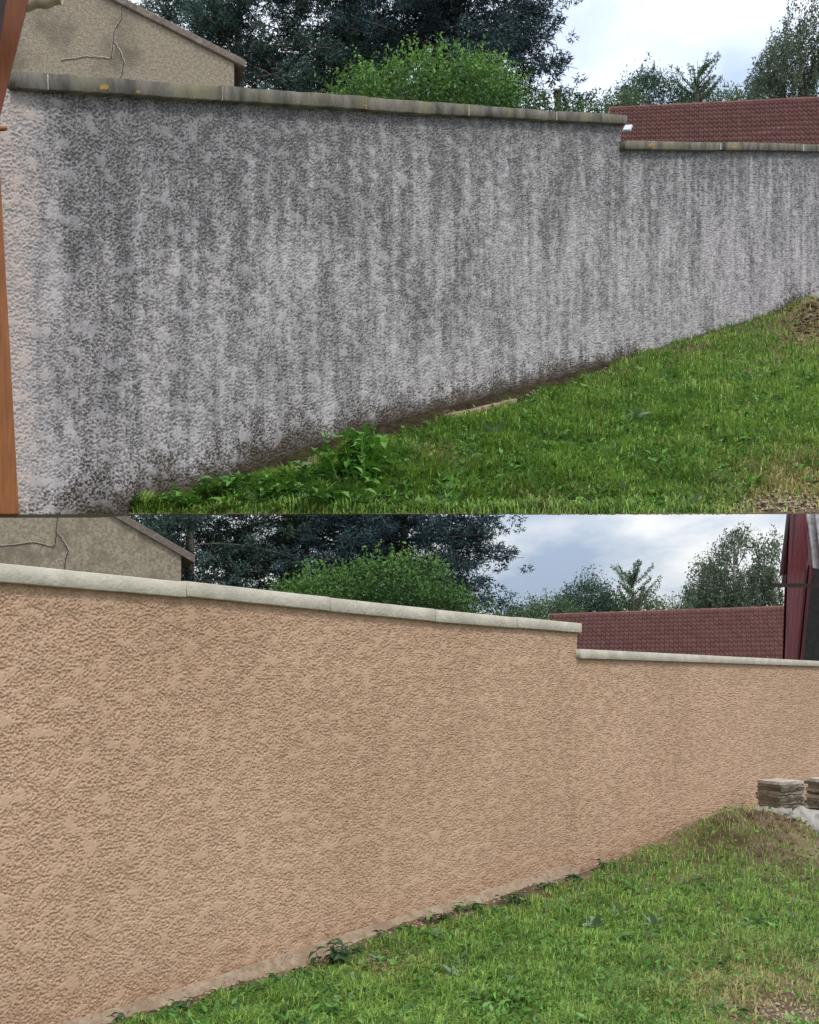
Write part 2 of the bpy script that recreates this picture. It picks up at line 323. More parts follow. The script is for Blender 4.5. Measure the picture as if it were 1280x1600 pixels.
def coping(S, parent, joints, ctop, cbot, proud, thick, material, rag):
    for i in range(len(joints) - 1):
        xa, xb = joints[i], joints[i + 1]
        g = 2.0 if i < len(joints) - 2 else 0
        n = max(4, int((xb - xa) / 14)); V = []
        xs = np.linspace(xa, xb - g, n)
        off = R.uniform(-1, 1) * 0.004 * S.u * rag
        prof = [(0, 0), (0.10, 1), (0.9, 1), (1, 0)]
        d = S.d(xs); yt = ctop(xs); yb = cbot(xs)
        ft = P(xs, yt, d); fb = P(xs, yb, d)
        jag = rag * 0.006 * S.u; dz = R.uniform(-1, 1) * 0.0025 * S.u
        rows = []
        for (v, o) in ((0.0, -thick), (0.0, proud - .002 * S.u), (0.04, proud), (0.5, proud), (0.96, proud), (1.0, proud - .003 * S.u), (1.0, -thick)):
            q = fb + (ft - fb) * v + S.n * (o + off)
            q[:, 2] += dz + jag * pn(xs / 23 + i * 7.7, xs * 0 + v * 3 + o * 9, 50) + (0.004 * S.u * rag * R.uniform(-1, 1) if False else 0)
            q += S.n * (jag * 0.7 * pn(xs / 17 + i * 3.1, xs * 0 + v * 7.3, 51))[:, None]
            rows.append(q)
        V = np.stack(rows); m = len(rows)
        F = gridfaces(m, n)
        F = np.concatenate([F, np.stack([np.arange(n - 1) + 0, np.arange(n - 1) + (m - 1) * n, np.arange(1, n) + (m - 1) * n, np.arange(1, n)], -1)])
        # end caps
        e0 = np.array([r * n for r in range(m)]); e1 = e0 + n - 1
        caps = []
        for e_ in (e0, e1):
            caps += [(e_[0], e_[1], e_[5], e_[6]), (e_[1], e_[2], e_[4], e_[5])]
        F = np.concatenate([F, np.array(caps)])
        o = npmesh('coping_stone', V.reshape(-1, 3), F, material, parent)
        if g:
            q4 = []
            for xx in (xb - g - .5, xb + .5):
                q4.append([P(xx, cbot(xx) - .5, S.d(xx)) + S.n * (proud * (.93 if rag > .5 else .8)), P(xx, ctop(xx) + .8, S.d(xx)) + S.n * (proud * (.93 if rag > .5 else .8)), P(xx, ctop(xx) + .8, S.d(xx)) - S.n * thick * .9, P(xx, cbot(xx) - .5, S.d(xx)) - S.n * thick * .9])
            hexa('joint_mortar', q4[0] + q4[1], M_mortar if rag > .5 else M_cop_new, o)

def solid_core(S, parent, x0, x1, ybf, ytf, thick, material, gap):
    n = 24; xs = np.linspace(x0, x1, n); d = S.d(xs)
    b = P(xs, ybf(xs), d); t = P(xs, ytf(xs), d)
    rows = [b - S.n * gap, t - S.n * gap, t - S.n * thick, b - S.n * thick]
    V = np.stack(rows + [rows[0]]); F = gridfaces(5, n)
    caps = np.array([[r * n for r in range(4)], [r * n + n - 1 for r in range(4)]])
    return npmesh('wall_core', V.reshape(-1, 3), np.concatenate([F, caps]), material, parent)

# old wall on the terrace
ow = empty('garden_wall', PV(640, 655, UP.d(640)), 'stained grey roughcast garden wall streaked with black grime under lichened coping', 'wall')
ufoot = lambda x: np.minimum(UP.foot(x) + 16, 803.4)
wall_face('render_face', UP, -60, 1345, ufoot, 1060, 410, 0.0170, 0.0125, 3, M_wall_old, ow, True)
solid_core(UP, ow, -60, UP.step, ufoot, lambda x: UP.cbot(x) - 4, 0.42, M_wall_old, 0.03)
solid_core(UP, ow, UP.step, 1345, ufoot, lambda x: UP.cbot2(x) - 4, 0.42, M_wall_old, 0.03)
coping(UP, ow, [14, 66, 339, 564, 725, 863, 972], UP.ctop, UP.cbot, 0.085, 0.48, M_cop_old, 0.6)
coping(UP, ow, [968, 1120, 1250, 1345], UP.ctop2, UP.cbot2, 0.09, 0.48, M_cop_old, 0.6)
for x, f_, w_ in ((152, .6, 7), (205, .8, 4), (447, .55, 8), (455, .8, 5), (1010, .5, 5), (1140, .6, 4), (560, .7, 4)):
    ct, cb = (UP.ctop, UP.cbot) if x < UP.step else (UP.ctop2, UP.cbot2); n = 26; a = np.linspace(0, 2 * np.pi, n, endpoint=False); rr = w_ * (1 + .45 * pn(np.cos(a) * 2 + x, np.sin(a) * 2, 130))
    xx = x + np.cos(a) * rr; yy = np.clip(ct(x) + (cb(x) - ct(x)) * f_ + np.sin(a) * rr * .6, ct(xx) + 1.5, cb(xx) - 1.5); q = P(np.append(xx, x), np.append(yy, yy.mean()), UP.d(np.append(xx, x))) + UP.n * .088; q[-1] += UP.n * .006
    npmesh('lichen_patch', q, [(i, (i + 1) % n, n) for i in range(n)], M_lichen, ow)
# repainted wall of the lower yard
nw = empty('garden_wall', PV(640, 1427, LO.d(640)), 'freshly painted peach roughcast garden wall with clean pale coping stones', 'wall')
lfoot = lambda x: LO.ftop(x) + 10
wall_face('render_face', LO, -40, 1450, lfoot, 1200, 470, 0.0072, 0.0068, 11, M_wall_new, nw, False)
solid_core(LO, nw, -40, LO.step, lfoot, lambda x: LO.cbot(x) - 4, 0.17, M_wall_new, 0.012)
solid_core(LO, nw, LO.step, 1450, lfoot, lambda x: LO.cbot2(x) - 4, 0.17, M_wall_new, 0.012)
coping(LO, nw, [-40, 285, 510, 675, 803, 903.5], LO.ctop, LO.cbot, 0.024, 0.19, M_cop_new, 0.15)
coping(LO, nw, [900.5, 1065, 1215, 1345, 1450], LO.ctop2, LO.cbot2, 0.025, 0.19, M_cop_new, 0.15)
# concrete footing ledge at the foot of the peach wall
xs = np.linspace(30, 905, 700); nr = 14; rows = []
d = LO.d(xs); a = P(xs, LO.ftop(xs), d); b_ = P(xs, LO.foot(xs) + 10, d * 0.985)
for r in range(nr):
    v = r / (nr - 1); q = a + (b_ - a) * v
    prof = 0.011 * sstep(0, 0.12, np.array(v)) + 0.02 * v
    rough = 0.005 * fbm(xs / 9, xs * 0 + v * 5, 60, 3) + 0.008 * sstep(0.25, 0.7, pn(xs / 14, xs * 0 + v * 2.2, 66)) * (v > 0.3)
    lip = 0.006 * (v < 0.12) * (v > 0.02) * (1 + pn(xs / 5, xs * 0, 61))
    fade = sstep(905, 880, xs)
    rows.append(q + LO.n * ((prof + rough + lip) * (0.15 + 0.85 * fade))[:, None])
npmesh('footing', np.stack(rows).reshape(-1, 3), gridfaces(nr, len(xs)), M_foot, nw)

# ------------------------------------------------------------------ ground
def yard(S, x0, x1, nc, nr, yend, footd, bumpfn):
    xs = np.linspace(x0, x1, nc)[None, :]; r = np.linspace(0, 1, nr)[:, None]
    yf = S.foot(xs); y = yf + (yend - yf) * r
    ratio = S.d(xs) * footd / S.flat(yf); d = S.flat(y) * (1 + (ratio - 1) * (1 - r))
    p = P(xs + 0 * r, y, d); p[..., 2] += bumpfn(p, r + 0 * xs, xs + 0 * r)
    return p, xs + 0 * r, y
def ubump(p, r, x):
    e = np.clip(r * 30, 0, 1) * np.clip((1 - r) * 14, 0, 1)
    z = 0.035 * fbm(p[..., 0] / 0.9, p[..., 1] / 1.6, 70) + 0.02 * fbm(p[..., 0] / .2, p[..., 1] / .35, 73)
    z = z + 0.28 * np.exp(-((p[..., 0] - 7.6) / 0.7) ** 2 - ((p[..., 1] - 23.2) / 1.6) ** 2)
    return z * e
MOX, MOY = 2.36, 8.35
def lbump(p, r, x):
    e = np.clip(r * 30, 0, 1)
    z = 0.012 * fbm(p[..., 0] / 0.4, p[..., 1] / 0.7, 80) + 0.008 * fbm(p[..., 0] / .09, p[..., 1] / .16, 83)
    q = ((p[..., 0] - MOX) / 0.46) ** 2 + ((p[..., 1] - MOY) / 0.85) ** 2
    m = 0.20 * np.exp(-q ** 1.4) * (1 + 0.3 * fbm(p[..., 0] / .14, p[..., 1] / .22, 85, 3))
    return z * e + m
UG, UX, UY = yard(UP, 196, 1400, 260, 120, 803.4, 1.0, ubump)
LG, LX, LY = yard(LO, 60, 1540, 330, 150, 1665, 0.985, lbump)
def slabmesh(name, G, thick, material, label):
    nr, nc = G.shape[:2]; top = G.reshape(-1, 3); bot = G.copy(); rr = np.linspace(1, 0, nr)[:, None]
    bot[..., 2] -= np.minimum(thick, 0.004 + rr * thick * 6); F = gridfaces(nr, nc); N = nr * nc
    if thick > .1: bot[..., 2] = np.maximum(bot[..., 2], EYE + (HZ - 802.8) / FU * bot[..., 1] / 2)
    side = []
    def strip(ix):
        a = ix[:-1]; b = ix[1:]; side.append(np.stack([a, b, b + N, a + N], -1))
    I = np.arange(N).reshape(nr, nc); strip(I[0]); strip(I[-1]); strip(I[:, 0]); strip(I[:, -1])
    o = npmesh(name, np.concatenate([top, bot.reshape(-1, 3)]), np.concatenate([F, F[:, ::-1] + N] + side), material)
    return tag(o, label, kind='structure')
slabmesh('terrace_ground', UG, 0.16, M_soil, 'grassed earth of the upper yard in front of the grey wall')
slabmesh('yard_ground', LG, 0.03, M_soil, 'grassed earth of the lower yard in front of the peach wall')
g = npmesh('ground', [(-400, -60, -0.06), (400, -60, -0.06), (400, 900, -0.06), (-400, 900, -0.06)], [(0, 1, 2, 3)], M_hill); tag(g, 'wide dark earth plain around the lower yard', kind='structure')
# hillside behind the old wall
xs = np.linspace(-700, 1600, 60)[None, :]; t = np.linspace(0, 1, 40)[:, None] ** 1.4
d0 = np.maximum(11.0, np.where(xs > 60, UP.d(np.clip(xs, 60, 1500)), 0) + 0.7); dd = d0 + (29 - d0) * t
V = np.stack([(xs - 640) / FU * dd * L, dd * 2 * L, EYE + (0.807 * np.minimum(dd, 22 + (dd - 22) * 0.2) - 4.0) * L - 0.35 + 0.1 * fbm(xs / 60, dd, 90)], -1)
nr, nc = V.shape[:2]; Vb = V.copy(); Vb[..., 2] -= 0.25; N = nr * nc; F = gridfaces(nr, nc); I = np.arange(N).reshape(nr, nc)
side = [np.stack([q[:-1], q[1:], q[1:] + N, q[:-1] + N], -1) for q in (I[0], I[-1], I[:, 0], I[:, -1])]
h_ = npmesh('hillside', np.concatenate([V.reshape(-1, 3), Vb.reshape(-1, 3)]), np.concatenate([F, F[:, ::-1] + N] + side), M_hill); tag(h_, 'earth slope rising behind the grey wall', kind='structure')
# earth bank that carries the slope, behind the lower outbuilding
bm = bmesh.new(); pts = []
A = P(-650, HZ, 13.0); B = P(-190, HZ, 13.0); Cc = P(-190, HZ, 28.0); D = P(-650, HZ, 28.0)
def hz_(dv): return EYE + (0.807 * min(dv, 22 + (dv - 22) * .2) - 4.0) * L - 0.5
pts = [(q[0], q[1], -0.1) for q in (A, B, Cc, D)] + [(A[0], A[1], hz_(13)), (B[0], B[1], hz_(13)), (Cc[0], Cc[1], hz_(28)), (D[0], D[1], hz_(28))]
tag(hexa('earth_bank', pts, M_hill), 'steep earth bank that carries the slope beside the peach wall yard', kind='structure')

# ------------------------------------------------------------------ vegetation builders
def greens(n, base, var, tipmix=None):
    c = np.array(base)[None, :] * (1 + R.uniform(-var, var, (n, 1))); c = c * (1 + R.uniform(-0.08, 0.08, (n, 3))); return c
def leaves_np(pos, nrm, size, asp=0.55, curl=0.25):
    """folded pointed leaves: 6 verts, 4 tris"""
    n = len(pos); d = nrm / (np.linalg.norm(nrm, axis=1, keepdims=True) + 1e-9)
    r = R.normal(size=(n, 3)); s = np.cross(d, r); s /= np.linalg.norm(s, axis=1, keepdims=True) + 1e-9; up = np.cross(s, d)
    sz = np.asarray(size).reshape(-1, 1) * np.ones((n, 1)); w_ = sz * asp * 0.5
    v = np.stack([pos, pos + d * sz * .45 + s * w_ + up * sz * .12, pos + d * sz * .5 - up * sz * 0.02, pos + d * sz * .45 - s * w_ + up * sz * .12, pos + d * sz - up * sz * curl], 1)
    f = np.array([(0, 1, 2), (1, 4, 2), (0, 2, 3), (2, 4, 3)]); F = (np.arange(n)[:, None, None] * 5 + f[None]).reshape(-1, 3)
    return v.reshape(-1, 3), F
def rep(c, k): return np.repeat(c, k, axis=0)
def conifer_mesh(height, radius, zlow, seed, base, tip, whorl=0.24, dens=1.0, blunt=4, droop=0.25, tuft=0.085):
    rs = np.random.RandomState(seed); P_ = []; D_ = []; Cc = []; limbs = []
    z = zlow
    while z < height - 0.1:
        rr = radius * (1 - (max(z - zlow, 0) / (height - zlow)) ** blunt * 0.85)
        nb = int(9 * dens)
        for k in range(nb):
            th = rs.uniform(0, 2 * np.pi); ln = rr * rs.uniform(0.5, 1.12); n = max(4, int(ln / 0.15))
            tt = np.linspace(0.15, 1, n); dr = droop * rs.uniform(0.2, 1.5)
            q = np.stack([np.cos(th) * ln * tt, np.sin(th) * ln * tt, z + rs.uniform(-.1, .1) + ln * (0.12 * tt - dr * tt ** 2)], -1)
            q[:, :2] += rs.normal(scale=0.03, size=(n, 2)).cumsum(0)
            limbs.append((q[::2], np.linspace(0.02, 0.005, len(q[::2]))))
            for j in range(n):
                for _ in range(2 if tt[j] > .5 else 1):
                    if rs.rand() < 0.10: continue
                    c0 = q[j] + rs.normal(scale=0.11, size=3) * (0.4 + tt[j]); m = 42
                    dv = rs.normal(size=(m, 3)); dv /= np.linalg.norm(dv, axis=1, keepdims=True)
                    el = np.array([.15, .15, .085]) * rs.uniform(.7, 1.25)
                    pp = c0 + dv * el * rs.uniform(.35, 1.0, (m, 1)) + np.array([0, 0, -.05]) * (np.abs(dv[:, :1]) ** 2)
                    d2 = dv + .8 * rs.normal(size=(m, 3)) + np.array([np.cos(th), np.sin(th), 0]) * .5
                    d2 /= np.linalg.norm(d2, axis=1, keepdims=True)
                    P_.append(pp); D_.append(d2 * tuft * rs.uniform(.6, 1.2, (m, 1)))
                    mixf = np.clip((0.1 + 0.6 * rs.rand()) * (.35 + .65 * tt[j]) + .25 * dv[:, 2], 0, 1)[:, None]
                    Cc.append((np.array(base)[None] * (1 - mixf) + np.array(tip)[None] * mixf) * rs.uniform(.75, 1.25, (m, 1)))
        z += whorl * rs.uniform(0.7, 1.3)
    p = np.concatenate(P_); dvec = np.concatenate(D_); cc = np.concatenate(Cc); n = len(p)
    s = np.cross(dvec, rs.normal(size=(n, 3))); s /= np.linalg.norm(s, axis=1, keepdims=True); s *= tuft * 0.15
    V = np.stack([p - s, p + s, p + dvec * 1.0], 1).reshape(-1, 3); F = np.arange(3 * n).reshape(-1, 3)
    lv = join([tube_np(a, b, 3) for a, b in limbs])
    return (V, F, rep(cc, 3)), lv
def place_tree(name, loc, scale, rz, crown, limbs, trunk_h, trunk_r, label, cat, group, crown_mat, bark, zbase, src=None):
    """crown geometry is given about the trunk axis with z=0 at loc; the trunk runs down to zbase; src = a tree whose crown mesh is shared"""
    root = empty(name, (loc[0], loc[1], zbase), label, cat, group); kids = []
    if src: kids = [bpy.data.objects.new(n, o.data) for n, o in zip(('crown', 'limbs'), src)]
    else:
        kids = [npmesh('crown', crown[0], crown[1], crown_mat, None, col=crown[2]), npmesh('limbs', limbs[0], limbs[1], bark, None, smooth=True)]
    for o in kids:
        if src: C.objects.link(o)
        o.parent = root; o.location = (0, 0, loc[2] - zbase); o.scale = (scale,) * 3; o.rotation_euler = (0, 0, rz)
    z0 = zbase; z1 = loc[2] + trunk_h * scale
    pts = [(loc[0] + 0.03 * scale * math.sin(k * 2.1), loc[1] + 0.03 * scale * math.cos(k * 1.7), z0 - 0.1 + (z1 - z0 + 0.1) * k / 7) for k in range(8)]
    V, F = tube_np(pts, np.linspace(trunk_r, trunk_r * 0.25, 8) * scale, 9); npmesh('trunk', V, F, bark, root, smooth=True)
    return kids
def hill_z(dv): return EYE + (0.807 * min(dv, 22 + (dv - 22) * .2) - 4.0) * L - 0.35

# ------------------------------------------------------------------ conifers
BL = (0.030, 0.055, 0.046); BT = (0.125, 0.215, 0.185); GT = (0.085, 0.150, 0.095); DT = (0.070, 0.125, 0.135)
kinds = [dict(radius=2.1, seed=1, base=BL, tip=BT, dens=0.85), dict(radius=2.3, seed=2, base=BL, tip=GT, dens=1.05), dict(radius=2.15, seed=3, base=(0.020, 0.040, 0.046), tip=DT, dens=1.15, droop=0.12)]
names = ['blue green conifer with open drooping boughs just beside the cracked gable behind the %s wall',
         'dense green conifer standing between the other two conifers behind the %s wall',
         'dark blue conifer with tufted bough ends rising against open sky behind the %s wall']
for k, (xu, du, xl, dl) in enumerate([(375, 14.2, 295, 47.0), (560, 15.8, 475, 52.0), (716, 14.6, 630, 48.0)]):
    kk = kinds[k]
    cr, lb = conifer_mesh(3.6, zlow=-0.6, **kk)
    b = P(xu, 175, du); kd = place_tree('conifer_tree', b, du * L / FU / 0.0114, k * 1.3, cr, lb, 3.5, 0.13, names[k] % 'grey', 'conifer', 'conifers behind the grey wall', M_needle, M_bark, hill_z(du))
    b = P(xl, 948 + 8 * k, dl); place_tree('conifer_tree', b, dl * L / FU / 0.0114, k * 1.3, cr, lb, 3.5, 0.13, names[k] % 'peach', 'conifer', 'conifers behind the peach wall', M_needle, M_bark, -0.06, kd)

# ------------------------------------------------------------------ broadleaf bushes and far trees
def shell_crown(prof, n, size, base, tip, seed, depth=1.0, shoots=0, asp=0.5):
    """prof: list of (x, top height); crown fills between z=-0.8 and the profile"""
    rs = np.random.RandomState(seed); a = np.array(prof, float); x0, x1 = a[0, 0], a[-1, 0]
    pos = []; nr = []; cl = []
    nclump = n // 30
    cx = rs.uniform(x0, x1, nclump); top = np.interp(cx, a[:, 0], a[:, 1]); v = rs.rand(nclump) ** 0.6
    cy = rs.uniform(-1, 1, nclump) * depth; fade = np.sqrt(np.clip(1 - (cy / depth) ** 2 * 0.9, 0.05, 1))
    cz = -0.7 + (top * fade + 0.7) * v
    for i in range(nclump):
        m = 30; sp = rs.uniform(1.2, 2.4) * size
        q = np.array([cx[i], cy[i], cz[i]]) + rs.normal(size=(m, 3)) * sp * np.array([1, 1, .8])
        dv = rs.normal(size=(m, 3)) + np.array([0, -0.5, 0.5]); pos.append(q); nr.append(dv)
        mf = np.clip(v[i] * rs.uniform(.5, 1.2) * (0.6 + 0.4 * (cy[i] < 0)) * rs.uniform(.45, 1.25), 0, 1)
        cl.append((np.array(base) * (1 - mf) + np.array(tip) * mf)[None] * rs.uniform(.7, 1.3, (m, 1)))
    for i in range(shoots):
        x = rs.uniform(x0 + .1 * (x1 - x0), x1 - .1 * (x1 - x0)); t = np.interp(x, a[:, 0], a[:, 1]); m = 16; tt = np.linspace(0, 1, m)[:, None]
        ln = size * rs.uniform(3, 7); dr = np.array([rs.uniform(-.4, .4), rs.uniform(-.3, .3), 1.0])
        q = np.array([x, rs.uniform(-.3, .3) * depth, t - size * 1.5]) + dr * tt * ln + rs.normal(size=(m, 3)) * size * .25
        pos.append(q); nr.append(rs.normal(size=(m, 3)) + np.array([0, -.3, .4])); cl.append(np.array(tip)[None] * rs.uniform(.8, 1.35, (m, 1)))
    pos = np.concatenate(pos); nr = np.concatenate(nr); cl = np.concatenate(cl)
    V, F = leaves_np(pos, nr, size * rs.uniform(.6, 1.3, len(pos)), asp)
    return V, F, rep(cl, 5)
def bush(name, S, prof_px, y0, d, n, size_px, base, tip, seed, depth, label, cat, group, shoots=0, zb=None, mt=None, stems=7):
    k = d * L / FU; xc = 0.5 * (prof_px[0][0] + prof_px[-1][0])
    prof = [((x - xc) * k, (y0 - y) * k) for x, y in prof_px]
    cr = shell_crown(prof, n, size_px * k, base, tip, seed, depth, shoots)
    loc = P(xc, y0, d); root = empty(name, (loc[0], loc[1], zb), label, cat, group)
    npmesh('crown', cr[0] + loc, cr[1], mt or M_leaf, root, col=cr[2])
    rs = np.random.RandomState(seed); parts = []
    for i in range(stems):
        x = rs.uniform(prof[0][0], prof[-1][0]) * .8; t = np.interp(x, [p[0] for p in prof], [p[1] for p in prof])
        pts = [np.array([loc[0] + x * .25, loc[1] + rs.uniform(-.1, .1), zb - .05])]; tip_ = np.array([loc[0] + x, loc[1] + rs.uniform(-.4, .4) * depth, loc[2] + t * .8])
        for q in (.35, .7, 1): pts.append(pts[0] * (1 - q) + tip_ * q + rs.normal(size=3) * .03)
        parts.append((tube_np(pts, np.array([3.5, 3, 1.6, .5]) * k, 5)))
    for V, F in parts: npmesh('stem', V, F, M_bark, root, smooth=True)
    return root
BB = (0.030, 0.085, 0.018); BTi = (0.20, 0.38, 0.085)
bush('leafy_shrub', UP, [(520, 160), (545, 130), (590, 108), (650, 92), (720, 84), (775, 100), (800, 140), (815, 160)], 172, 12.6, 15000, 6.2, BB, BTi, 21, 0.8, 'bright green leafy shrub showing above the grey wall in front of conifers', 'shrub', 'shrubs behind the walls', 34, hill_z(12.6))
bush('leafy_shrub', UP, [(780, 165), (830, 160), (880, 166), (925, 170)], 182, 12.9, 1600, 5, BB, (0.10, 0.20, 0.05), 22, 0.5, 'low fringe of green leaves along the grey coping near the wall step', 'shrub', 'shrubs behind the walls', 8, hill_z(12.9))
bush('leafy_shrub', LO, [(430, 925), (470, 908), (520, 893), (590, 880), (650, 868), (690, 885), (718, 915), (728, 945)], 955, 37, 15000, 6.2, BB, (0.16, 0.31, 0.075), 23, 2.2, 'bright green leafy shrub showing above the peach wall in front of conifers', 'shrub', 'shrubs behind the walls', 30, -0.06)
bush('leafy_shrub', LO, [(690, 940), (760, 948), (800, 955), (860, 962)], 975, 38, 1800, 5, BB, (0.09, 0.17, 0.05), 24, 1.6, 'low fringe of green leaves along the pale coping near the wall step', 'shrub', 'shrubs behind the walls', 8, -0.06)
FB = (0.05, 0.095, 0.04); FT = (0.12, 0.20, 0.09); FD = (0.035, 0.075, 0.05); FDT = (0.08, 0.145, 0.095)
far = [(UP, [(868, 168), (905, 158), (940, 160), (975, 150), (1000, 160)], 172, 25, 3600, 4.5, FB, FT, 'pale green hedge growing left of the tiled roof behind the grey wall', 'hedge_shrub'),
       (UP, [(955, 160), (978, 138), (1000, 118), (1022, 107), (1045, 122), (1062, 150), (1070, 165)], 172, 26, 9000, 4.2, FD, FDT, 'rounded dark green tree standing above the far roof behind the grey wall', 'broadleaf_tree'),
       (UP, [(1060, 165), (1090, 146), (1120, 143), (1150, 148), (1175, 160)], 168, 27, 3600, 4.2, FB, FT, 'low green thicket along the far ridge between feathery tree and birch, grey wall yard', 'hedge_shrub'),
       (LO, [(780, 958), (815, 945), (850, 940), (880, 938), (905, 950)], 968, 66, 3600, 4.5, FB, FT, 'pale green hedge growing left of the tiled roof behind the peach wall', 'hedge_shrub'),
       (LO, [(862, 955), (885, 925), (905, 908), (922, 897), (940, 912), (955, 935), (965, 955)], 965, 68, 9000, 4.2, FD, FDT, 'rounded dark green tree standing above the far roof behind the peach wall', 'broadleaf_tree'),
       (LO, [(940, 955), (975, 935), (1010, 938), (1050, 940), (1078, 950)], 962, 70, 3600, 4.2, FB, FT, 'low green thicket along the far ridge between feathery tree and birch, peach wall yard', 'hedge_shrub')]
for i, (S, pr, y0, d, n, sz, b, t, lab, nm) in enumerate(far):
    bush(nm, S, pr, y0, d, n, sz, b, t, 30 + i, 0.9 if S is UP else 2.4, lab, 'tree' if nm == 'broadleaf_tree' else 'hedge', 'far greenery beyond the roofs', 10, hill_z(d) if S is UP else -0.06)

def sparse_tree(S, x, yb, yt, d, w, label, zb, seed):
    """young larch-like tree with rising feathery boughs"""
    rs = np.random.RandomState(seed); k = d * L / FU; loc = P(x, yb, d); H = (yb - yt) * k; root = empty('feathery_tree', (loc[0], loc[1], zb), label, 'tree', 'feathery trees beyond the roofs')
    V, F = tube_np([(loc[0], loc[1], zb - .1), (loc[0] + .02, loc[1], loc[2]), (loc[0], loc[1], loc[2] + H * .97)], np.array([3.0, 1.3, .3]) * k, 7); npmesh('trunk', V, F, M_bark, root, smooth=True)
    parts = []; pos = []; dv = []; cl = []
    for i in range(22):
        v = rs.uniform(0.0, .72); th = rs.uniform(0, 2 * np.pi); ln = w * k * (0.6 + .5 * rs.rand()) * (1 - 0.55 * v)
        n = 12; tt = np.linspace(0, 1, n); q = np.stack([loc[0] + np.cos(th) * ln * tt, loc[1] + np.sin(th) * ln * tt, loc[2] + H * v + ln * (.55 * tt + .35 * tt ** 2)], -1)
        parts.append(tube_np(q[::3], np.linspace(.9, .3, len(q[::3])) * k, 4))
        for j in range(2, n):
            m = 16; pos.append(q[j] + rs.normal(size=(m, 3)) * k * 1.3); dd_ = rs.normal(size=(m, 3)); dd_[:, 2] += .3; dv.append(dd_); cl.append(np.array((0.11, 0.18, 0.10))[None] * rs.uniform(.6, 1.5, (m, 1)))
    V, F = join(parts); npmesh('limbs', V, F, M_bark, root, smooth=True)
    pos = np.concatenate(pos); V, F = leaves_np(pos, np.concatenate(dv), k * 4 * rs.uniform(.6, 1.2, len(pos)), .4); npmesh('crown', V, F, M_leaf, root, col=rep(np.concatenate(cl), 5))
sparse_tree(UP, 1090, 168, 92, 25.5, 50, 'young feathery tree with rising boughs above the far roof behind the grey wall', hill_z(25.5), 41)
sparse_tree(LO, 990, 960, 886, 67, 50, 'young feathery tree with rising boughs above the far roof behind the peach wall', -0.06, 42)

def birch(prof_px, y0, d, label, zb, seed, n=1250):
    """weeping birch: arching limbs with hanging strands of small leaves"""
    rs = np.random.RandomState(seed); k = d * L / FU; xc = np.mean([p[0] for p in prof_px]); a = np.array(prof_px, float); loc = P(xc, y0, d)
    root = empty('birch_tree', (loc[0], loc[1], zb), label, 'tree', 'weeping birches beyond the roofs')
    htop = (y0 - a[:, 1].min()) * k
    V, F = tube_np([(loc[0], loc[1], zb - .1), (loc[0] + .1, loc[1], loc[2]), (loc[0] - .05, loc[1], loc[2] + htop * .6), (loc[0] + .05, loc[1], loc[2] + htop * .92)], np.array([4, 3, 1.8, .5]) * k, 9); npmesh('trunk', V, F, M_birch, root, smooth=True)
    pos = []; dv = []; cl = []; limbs = []
    W = (a[-1, 0] - a[0, 0]) * k
    ctr = [(rs.uniform(a[0, 0] + 6, a[-1, 0] - 6), rs.rand() ** .75) for _ in range(64)]
    for i in range(n):
        cu_, cv_ = ctr[rs.randint(64)]; u_ = np.clip(cu_ + rs.normal() * 4.5, a[0, 0], a[-1, 0]); top = np.interp(u_, a[:, 0], a[:, 1]); v = np.clip(cv_ + rs.normal() * .05, 0, 1)
        y = top + (y0 - top) * v * 0.95 + rs.uniform(-2, 4)
        st = np.array([loc[0] + (u_ - xc) * k, loc[1] + rs.uniform(-.45, .45) * W, loc[2] + (y0 - y) * k]); ln = k * rs.uniform(12, 24 + 26 * v); m = int(ln / (k * 1.25)); tt = np.linspace(0, 1, m)[:, None]
        sway = np.array([rs.uniform(-.25, .15), rs.uniform(-.1, .1), -1.0]); q = st + sway * tt * ln + rs.normal(size=(m, 3)) * k * (1.2 + 1.6 * (1 - v)); pos.append(q)
        e_ = rs.normal(size=(m, 3)) * .6; e_[:, 2] -= .8; dv.append(e_); cl.append(np.array((0.105, 0.145, 0.09))[None] * rs.uniform(.55, 1.45) * rs.uniform(.75, 1.25, (m, 1)))
        if i % 60 == 0:
            b0 = np.array([loc[0], loc[1], loc[2] + max(.1, (st[2] - loc[2]) * .55)]); md = (b0 + st) / 2 + np.array([0, 0, .12 * W]); limbs.append(tube_np([b0, md, st], np.array([.9, .6, .25]) * k, 4))
    V, F = join(limbs); npmesh('limbs', V, F, M_bark, root, smooth=True)
    pos = np.concatenate(pos); V, F = leaves_np(pos, np.concatenate(dv), k * 4.6 * rs.uniform(.6, 1.3, len(pos)), .5); npmesh('crown', V, F, M_leaf, root, col=rep(np.concatenate(cl), 5))
birch([(1172, 140), (1188, 75), (1200, 45), (1222, 28), (1250, 12), (1290, 4), (1330, 40), (1350, 120)], 158, 27.5, 'tall weeping birch beside the far tiled roof behind the grey wall', hill_z(27.5), 51)
birch([(1070, 935), (1086, 880), (1094, 848), (1118, 842), (1140, 815), (1170, 812), (1200, 835), (1222, 850), (1232, 925)], 955, 72, 'tall weeping birch beside the far tiled roof behind the peach wall', -0.06, 52)

